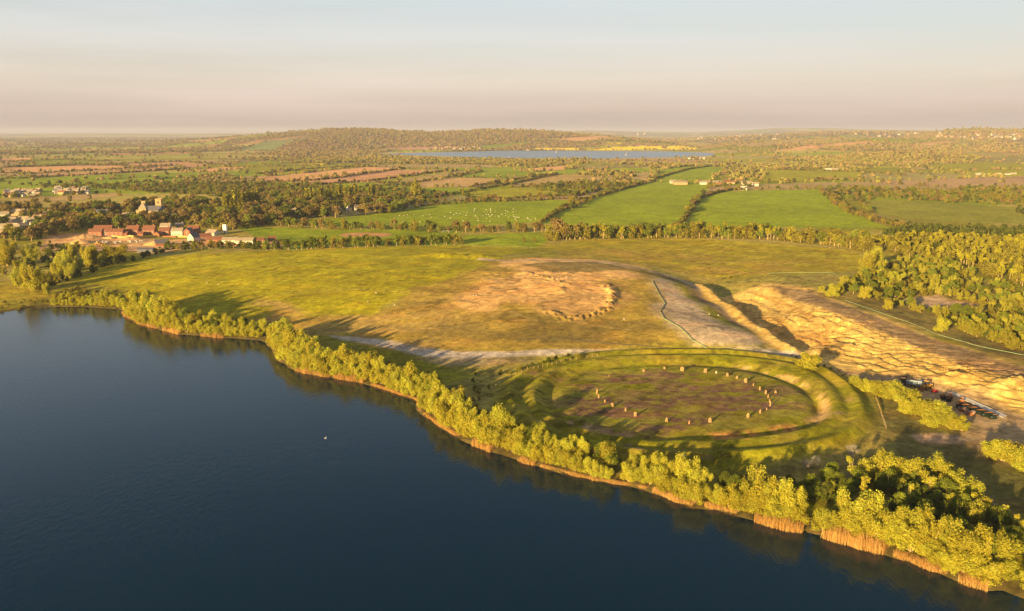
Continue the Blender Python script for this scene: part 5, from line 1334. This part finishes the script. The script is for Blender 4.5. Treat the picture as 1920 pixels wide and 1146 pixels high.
ORD = ['at the upper end of the stacked row','second from the upper end of the row','third from the upper end of the row','in the upper middle of the row','in the middle of the row','in the lower middle of the row','third from the lower end of the row','second from the lower end of the row','at the lower end of the row, nearest the dirt yard']
for k in range(9):
    t_ = k / 8
    skip(1801 + 60 * t_, 765 + 20 * t_, R(8), skm, 'dark green waste skip ' + ORD[k], 0.0 if k % 2 == 0 else 0.35)
skip(1778, 752, R(70), skm, 'dark skip behind the willow, left of the rusty open ones'); skip(1768, 748, R(75), skm, 'dark skip nearest the yellow loader')
skip(1781, 747, R(62), skr, 'rusty open skip with pale rim, left of two', 0.3, 1.05); skip(1802, 755, R(62), skr, 'rusty open skip with pale rim, right of two', 0.3, 1.05)
skip(1806, 772, R(-30), skr, 'rusty brown skip standing alone in front of the green row'); skip(1818, 778, R(-30), skr, 'rusty brown skip lowest in front of the green row')
# concrete strip
W = GP([(1776,736),(1786,735),(1888,780),(1880,784)])
b = MB(); V_ = [(p[0], p[1], p[2] + 0.05) for p in W] + [(p[0], p[1], p[2] + 0.28) for p in W]
b.add(V_, [(4, 5, 6, 7), (0, 1, 5, 4), (1, 2, 6, 5), (2, 3, 7, 6), (3, 0, 4, 7)])
o = b.build('concrete_strip', M['concrete']); o['kind'] = 'structure'
# pools of water in the pit
# -- machines
def wheel(e, x_, y_, r_, w_):
    wo = MB().cyl((0, 0), r_, -w_ / 2, w_ / 2, 16, 1).build('wheel', M['rubber'], e, True); wo.location = (x_, y_, r_)
    MB().cyl((0, 0), r_ * .5, -w_ / 2 - .03, w_ / 2 + .03, 10, 1).build('rim', M['machine_yellow'], wo)
def loader(px, py, rz, label):
    x, y, z = at(px, py); e = empty('wheel_loader', (x, y, z), rz); tag(e, label, 'loader')
    MB().box(-3.0, -0.4, -1.0, 1.0, 0.9, 2.1).box(-0.4, 1.2, -0.7, 0.7, 0.8, 1.5).build('body', M['machine_yellow'], e)
    cb = MB().box(-1.0, 0.6, -0.85, 0.85, 2.102, 3.5, taper=0.12).build('cab', M['glass_dark'], e)
    MB().box(-1.0, 0.6, -0.9, 0.9, 3.502, 3.65).build('cab_roof', M['machine_yellow'], cb)
    for s in (-1, 1):
        MB().bar((0.9, s * .6, 1.4), (2.6, s * .6, 2.2), .16).bar((2.6, s * .6, 2.2), (3.6, s * .6, 0.9), .16).build('lift_arm', M['machine_yellow'], e)
        for xx in (-2.1, 1.1): wheel(e, xx, s * 1.15, 0.8, 0.55)
    MB().prism(-1.5, 1.5, [(3.4, .2), (4.6, .1), (4.6, .3), (3.6, .5), (3.8, 1.5), (3.6, 1.5)]).build('bucket', M['rust'], e).rotation_euler = (0, 0, -math.pi / 2)
loader(1736, 729, R(-150), 'yellow wheel loader with raised arms behind the willow bushes')
def dumper(px, py, rz, label, mat, tip):
    x, y, z = at(px, py); e = empty('dumper_truck', (x, y, z), rz); tag(e, label, 'dumper')
    MB().box(-3, 2.2, -.5, .5, .8, 1.2).build('chassis', M['steel'], e)
    cb = MB().box(0.9, 2.6, -1.0, 1.0, 1.202, 3.1, taper=.1).build('cab', M[mat], e)
    MB().box(2.52, 2.66, -.8, .8, 1.9, 2.8).build('windscreen', M['glass_dark'], cb)
    MB().box(1.0, 2.5, -.95, .95, 3.102, 3.25).build('cab_roof', M['machine_yellow'] if tip else M[mat], cb)
    k = MB(); o_ = [(-3.2, -.9, 1.21), (.7, -.9, 1.21), (.7, .9, 1.21), (-3.2, .9, 1.21), (-3.8, -1.25, 2.4), (.8, -1.25, 2.5), (.8, 1.25, 2.5), (-3.8, 1.25, 2.4)]
    k.add(o_, [(0, 3, 2, 1), (0, 1, 5, 4), (1, 2, 6, 5), (2, 3, 7, 6), (3, 0, 4, 7)]); k.add([(p[0] * .97, p[1] * .93, p[2] + (.1 if q < 4 else 0)) for q, p in enumerate(o_)], [(0, 1, 2, 3), (4, 5, 1, 0), (5, 6, 2, 1), (6, 7, 3, 2), (7, 4, 0, 3)])
    k.build('tipping_body', M['rubber' if tip else mat], e)
    for xx in (-2.2, -.6, 1.7):
        for s in (-1, 1): wheel(e, xx, s * 1.0, .6, .4)
dumper(1716, 726, R(-35), 'blue grey truck parked left of the yellow loader', 'machine_blue', False)
dumper(1693, 720, R(-120), 'small dark dumper with yellow top, leftmost machine', 'rubber', True)
x, y, z = at(1752, 735); e = empty('pipe_coil', (x, y, z)); tag(e, 'red hose coil lying right of the yellow loader', 'hose')
b = MB()
for k in range(3):
    for j in range(16):
        a0, a1 = 2 * math.pi * j / 16, 2 * math.pi * (j + 1) / 16; b.bar((1.4 * math.cos(a0), 1.0 * math.sin(a0), .15 + .25 * k), (1.4 * math.cos(a1), 1.0 * math.sin(a1), .15 + .25 * k), .12)
b.build('coil', M['red_paint'], e)
for px, py, rz, lb in ((185,459,0.2,'small digger standing among the material stacks'),(190,461,2.0,'small loader nearest the trees on the building site')):
    loader(px, py, rz, lb)
# stacks of bricks and material on the site
bm_ = MB().box(-1.1, 1.1, -.6, .6, 0, .95).box(-1.15, -.9, -.65, .65, -.1, -.002).box(.9, 1.15, -.65, .65, -.1, -.002).mesh('brick_pallet', M['render_white'])
for k in range(26):
    px, py = (180 + 46 * random.random(), 453 + 4 * random.random()) if k < 14 else (240 + 28 * random.random(), 452 + 2.5 * random.random())
    x, y, z = at(px, py); o = bpy.data.objects.new('brick_pallet', bm_); C.objects.link(o); o.location = (x, y, z + .1); o.rotation_euler = (0, 0, random.random() * 3)
    tag(o, 'wrapped pale pallet of bricks on the building site', 'pallet', 'wrapped pallets on the building site')
for k, (px, py, s, lb) in enumerate([(150,456,1.5,'large sand heap at the left of the building site'),(290,459,1.3,'sand heap left of the half built house'),(372,452,1.2,'pale sand heap right of the white gabled house'),(205,447,0.8,'small sand heap below the terrace')]):
    x, y, z = at(px, py); r = np.random.default_rng(50 + k); V_ = []
    for i in range(7):
        for j in range(18):
            a = 2 * math.pi * j / 18; rr = 6 * s * (1 - i / 6) * (1 + .12 * r.normal()); V_.append((rr * math.cos(a) * 1.4, rr * math.sin(a), 3.0 * s * (i / 6) ** .8 - .1))
    b = MB(); b.add(V_, [(i * 18 + j, i * 18 + (j + 1) % 18, (i + 1) * 18 + (j + 1) % 18, (i + 1) * 18 + j) for i in range(6) for j in range(18)])
    o = b.build('sand_heap', M['sandpile'], None, True); o.location = (x, y, z); tag(o, lb, 'sand heap', 'sand heaps of the building site')
# -- sheep, swan, goal, sign
def blob(mb, c, rx, ry, rz_, seg=8, mi=0):
    V_ = [(c[0] + rx * math.sin(math.pi * i / 6) * math.cos(2 * math.pi * j / seg), c[1] + ry * math.sin(math.pi * i / 6) * math.sin(2 * math.pi * j / seg), c[2] + rz_ * math.cos(math.pi * i / 6)) for i in range(7) for j in range(seg)]
    mb.add(V_, [(i * seg + j, (i + 1) * seg + j, (i + 1) * seg + (j + 1) % seg, i * seg + (j + 1) % seg) for i in range(6) for j in range(seg)], mi)
b = MB(); blob(b, (0, 0, .72), .62, .32, .34); blob(b, (.55, 0, .85), .24, .17, .24); blob(b, (.82, 0, .72), .2, .1, .12, 8, 1); blob(b, (-.6, 0, .7), .1, .08, .14)
for sx_, sy in ((.35, .15), (.35, -.15), (-.38, .15), (-.38, -.15)): b.bar((sx_, sy, 0), (sx_ * .97, sy, .55), .055, 1)
for s in (-1, 1): b.bar((.74, s * .08, .82), (.68, s * .2, .84), .03, 1)
shm = b.mesh('sheep', [M['wool'], M['post_wood']], True)
for k in range(78):
    if k < 48: px, py = random.gauss(915, 32), random.gauss(402, 5.5)
    elif k < 60: px, py = random.uniform(965, 1008), random.uniform(406, 414)
    else: px, py = random.uniform(720, 880), random.uniform(402, 418)
    if not (700 < px < 1005 and 386 < py < 419): continue
    x, y, z = at(px, py); o = bpy.data.objects.new('sheep', shm); C.objects.link(o); o.location = (x, y, z); o.rotation_euler = (0, 0, random.random() * 6.28); o.scale = (0.95,) * 3
    tag(o, 'white sheep grazing on the bright field above the hedge', 'sheep', 'sheep grazing on the bright field')
x, y = P(610, 822, 0)
e = empty('swan', (x, y, 0), 0.6, 0.55); tag(e, 'white swan alone on the dark lake', 'swan')
b = MB(); blob(b, (0, 0, .18), .6, .28, .26)
for p0, p1 in (((.45, 0, .25), (.62, 0, .6)), ((.62, 0, .6), (.58, 0, .85)), ((.58, 0, .85), (.72, 0, .9))): b.bar(p0, p1, .07)
blob(b, (.72, 0, .9), .12, .08, .08); b.build('body', M['swan_white'], e, True)
MB().bar((.8, 0, .89), (.95, 0, .86), .03).build('beak', M['orange_beak'], e)
x, y, z = at(835, 437); e = empty('goal', (x, y, z), 0.1); tag(e, 'small goal frame on the green pitch behind the tree row', 'goal')
for s in (-1, 1): MB().box(s * 3.6 - .07, s * 3.6 + .07, -.07, .07, 0, 2.4).build('post', M['frame_white'], e)
MB().box(-3.52, 3.52, -.07, .07, 2.3, 2.44).build('crossbar', M['frame_white'], e)
x, y, z = at(1278, 859); e = empty('sign_board', (x, y, z), -0.2); tag(e, 'small white board standing below the henge bank', 'sign')
MB().add([(-.9, -.35, .75), (.9, -.35, .75), (.9, .35, 1.15), (-.9, .35, 1.15), (-.9, -.35, .82), (.9, -.35, .82), (.9, .35, 1.22), (-.9, .35, 1.22)], [(0, 3, 2, 1), (4, 5, 6, 7), (0, 1, 5, 4), (1, 2, 6, 5), (2, 3, 7, 6), (3, 0, 4, 7)]).build('board', M['frame_white'], e)
for s in (-1, 1): MB().box(s * .6 - .05, s * .6 + .05, -.05, .05, -.2, .95).build('post', M['post_wood'], e)
# loose boulders
for k, (px, py) in enumerate([(690,566),(705,550),(740,573),(388,531),(410,534),(1170,599),(1330,590),(1347,592),(1422,616),(888,555),(893,555),(1062,521),(1045,524)]):
    x, y, z = at(px, py); r = np.random.default_rng(700 + k); b = MB(); blob(b, (0, 0, .3), .5 + .3 * r.random(), .4, .35)
    b.v = [(p[0] * (1 + .15 * r.normal()), p[1] * (1 + .15 * r.normal()), p[2]) for p in b.v]
    o = b.build('boulder', M['pale_stone']); o.location = (x, y, z); tag(o, 'pale boulder lying on the bare mound and meadow', 'boulder', 'boulders on the mound')

# -- distant villages, town and sheds: small pale houses
def small_house(w_, d_, hw, hr, wm, rm):
    b = MB(); b.prism(-w_ / 2, w_ / 2, [(-d_ / 2, -2), (d_ / 2, -2), (d_ / 2, hw), (0, hw + hr - .3), (-d_ / 2, hw)], 0)
    for s in (-1, 1): b.prism(-w_ / 2 - .3, w_ / 2 + .3, [(s * (d_ / 2 + .4), hw - .3), (0, hw + hr), (0, hw + hr + .25), (s * (d_ / 2 + .4), hw)][::s], 1)
    n = max(2, int(w_ / 3.5))
    for k in range(n): b.box((-.5 + (k + .5) / n) * w_ - .6, (-.5 + (k + .5) / n) * w_ + .6, -d_ / 2 - .06, -d_ / 2 + .02, hw * .45, hw * .75, 2)
    b.box(w_ * .3, w_ * .3 + 1, -.5, .5, hw + hr - 1, hw + hr + 1.4, 0)
    return b.mesh('far_house', [M[wm], M[rm], M['glass_dark']])
SH = [small_house(11, 8, 5, 3, a, b_) for a, b_ in (('far_pale', 'stone_tile'), ('cotswold', 'stone_tile'), ('render_white', 'slate'), ('cotswold', 'red_tile'))]
SL = [small_house(30, 14, 5, 2.5, 'far_pale', 'far_pale'), small_house(24, 12, 5, 2.5, 'far_pale', 'cotswold')]
def block(w_, d_, h_):
    b = MB(); b.box(-w_ / 2, w_ / 2, -d_ / 2, d_ / 2, -4, h_).box(-w_ * .2, w_ * .1, -d_ * .3, d_ * .3, h_ + .01, h_ + 4)
    for k in range(int(h_ / 4)): b.box(-w_ * .46, w_ * .46, -d_ / 2 - .1, -d_ / 2 + .02, 2 + 4 * k, 3.6 + 4 * k, 1)
    return b.mesh('tower_block', [M['far_pale'], M['glass_dark']])
BL = [block(60, 20, 26), block(110, 24, 20), block(26, 24, 44)]
def far_set(n, box, meshes, sc_, name, label, cat, group):
    for k in range(n):
        px = random.uniform(box[0], box[2]); py = random.uniform(box[1], box[3])
        x, y, z = at(px, py); o = bpy.data.objects.new(name, random.choice(meshes)); C.objects.link(o)
        o.location = (x, y, z); o.rotation_euler = (0, 0, random.uniform(-.7, .7)); o.scale = (sc_ * random.uniform(.8, 1.2),) * 3
        tag(o, label, cat, group)
far_set(30, (4, 360, 74, 370), SH, 0.8, 'far_house', 'small village house at the left, above the tan field', 'house', 'far village at the left')
far_set(34, (96, 355, 166, 365), SH, 0.8, 'far_house', 'small village house half hidden by brown trees, left', 'house', 'far village behind the tan field')
far_set(18, (1590, 250, 1780, 258), SH, 1.8, 'far_house', 'tiny house of the town on the right-hand ridge', 'house', 'town on the right-hand ridge')
far_set(30, (1780, 252, 1915, 263), SH, 1.8, 'far_house', 'tiny house on the slope of the rightmost hill', 'house', 'houses on the rightmost hill')
far_set(34, (1300, 252, 1470, 262), SH, 1.5, 'far_house', 'tiny pale building of the distant city', 'building', 'distant city')
far_set(6, (1262, 246.5, 1316, 248.5), BL[:2], 0.2, 'tower_block', 'white hospital-like block on the far ridge', 'building', 'white blocks on the far ridge')
far_set(6, (1484, 247, 1512, 250), BL, 0.25, 'tower_block', 'white block on the far hill behind the city', 'building', 'white blocks on the far hill')
far_set(3, (1196, 252, 1210, 254), BL[2:], 1.0, 'tower_block', 'pale tower standing alone on the far plain', 'building', 'pale towers on the far plain')
far_set(16, (985, 280, 1090, 282), SH + SL[1:], 0.7, 'shore_building', 'pale building on the far shore of the reservoir', 'building', 'buildings by the reservoir')
far_set(12, (805, 277, 900, 281), SH, 1.5, 'far_house', 'tiny house above the left end of the reservoir', 'house', 'hamlet above the reservoir')
far_set(7, (505, 287, 552, 289), SL, 0.6, 'far_shed', 'long white shed at the foot of the wooded hill', 'shed', 'white sheds below the hill')
far_set(7, (1835, 326, 1902, 328), SL, 0.45, 'caravan_shed', 'low white shed in a row by the right-hand fields', 'shed', 'white sheds at the right')
far_set(5, (1545, 317, 1588, 319), SL, 0.5, 'caravan_shed', 'low white shed beyond the right-hand farm', 'shed', 'white sheds beyond the farm')
far_set(2, (1757, 274, 1769, 275), SL, 0.8, 'far_shed', 'white warehouse alone on the right-hand slope', 'shed', 'warehouse on the slope')
far_set(9, (1290, 296, 1325, 299), SH, 1.0, 'far_house', 'pale building near the right end of the reservoir', 'building', 'buildings at the reservoir end')
far_set(9, (795, 298, 815, 299), SH, 0.8, 'far_house', 'tiny house by the hedges left of the reservoir', 'house', 'houses left of the reservoir') if False else None
far_set(6, (878, 257, 902, 259), SL, 0.8, 'far_shed', 'pale shed on the horizon left', 'shed', 'sheds far left') if False else None
far_set(4, (395, 257, 430, 259), SL, 1.4, 'far_shed', 'pale warehouse on the far plain left of the hill', 'shed', 'warehouses left of the hill')
far_set(8, (320, 277, 360, 282), SH, 1.4, 'far_house', 'tiny red roofed house far off left of the hill', 'house', 'hamlet left of the hill')
# boats on the reservoir
b = MB(); b.add([(-4, -1.2, 0), (3, -1.2, 0), (5, 0, 0), (3, 1.2, 0), (-4, 1.2, 0), (-4.2, -1.5, 1.4), (3.2, -1.5, 1.5), (6, 0, 1.7), (3.2, 1.5, 1.5), (-4.2, 1.5, 1.4)],
      [(0, 4, 3, 2, 1), (5, 6, 7, 8, 9), (0, 1, 6, 5), (1, 2, 7, 6), (2, 3, 8, 7), (3, 4, 9, 8), (4, 0, 5, 9)]); b.bar((.5, 0, 1.5), (.5, 0, 11), .12); b.add([(.3, 0, 2.2), (-4, 0.05, 2.2), (.4, 0, 10.5), (.3, .08, 2.2)], [(0, 1, 2), (3, 2, 1)])
for px, py, lb in ((1043,286,'small white boat left of centre on the reservoir'),(1174,291.5,'small white boat right of centre on the reservoir')):
    x, y = P(px, py, 1.2); o = bpy.data.objects.new('sailing_boat', b.mesh('sailing_boat', M['render_white'])); C.objects.link(o); o.location = (x, y, 1.1); o.rotation_euler = (0, 0, .5); o.scale = (1.3,) * 3
    tag(o, lb, 'boat', 'boats on the reservoir')


# ------------------------------------------------------------------ haze
hz = bpy.data.meshes.new('haze')
x0, x1, y0, y1, z0, z1 = -46000, 46000, -600, 46000, -5.5, 210
# closed box a metre below the lake bed, top just above the highest hill
hz.from_pydata([(x0, y0, z0), (x1, y0, z0), (x1, y1, z0), (x0, y1, z0), (x0, y0, z1), (x1, y0, z1), (x1, y1, z1), (x0, y1, z1)], [],
               [(0, 3, 2, 1), (4, 5, 6, 7), (0, 1, 5, 4), (1, 2, 6, 5), (2, 3, 7, 6), (3, 0, 4, 7)])
hm = bpy.data.materials.new('haze'); hm.use_nodes = True
t = hm.node_tree; t.nodes.clear()
om = N(t, 'ShaderNodeOutputMaterial'); pv = N(t, 'ShaderNodeVolumePrincipled')
pv.inputs['Color'].default_value = (0.56, 0.60, 0.80, 1); pv.inputs['Density'].default_value = 5.2e-5; pv.inputs['Anisotropy'].default_value = 0.0
L(t, pv.outputs[0], om.inputs['Volume'])
hz.materials.append(hm)
ho = bpy.data.objects.new('haze', hz); C.objects.link(ho); tag(ho, 'thin evening haze over the plain', 'haze', kind='stuff')
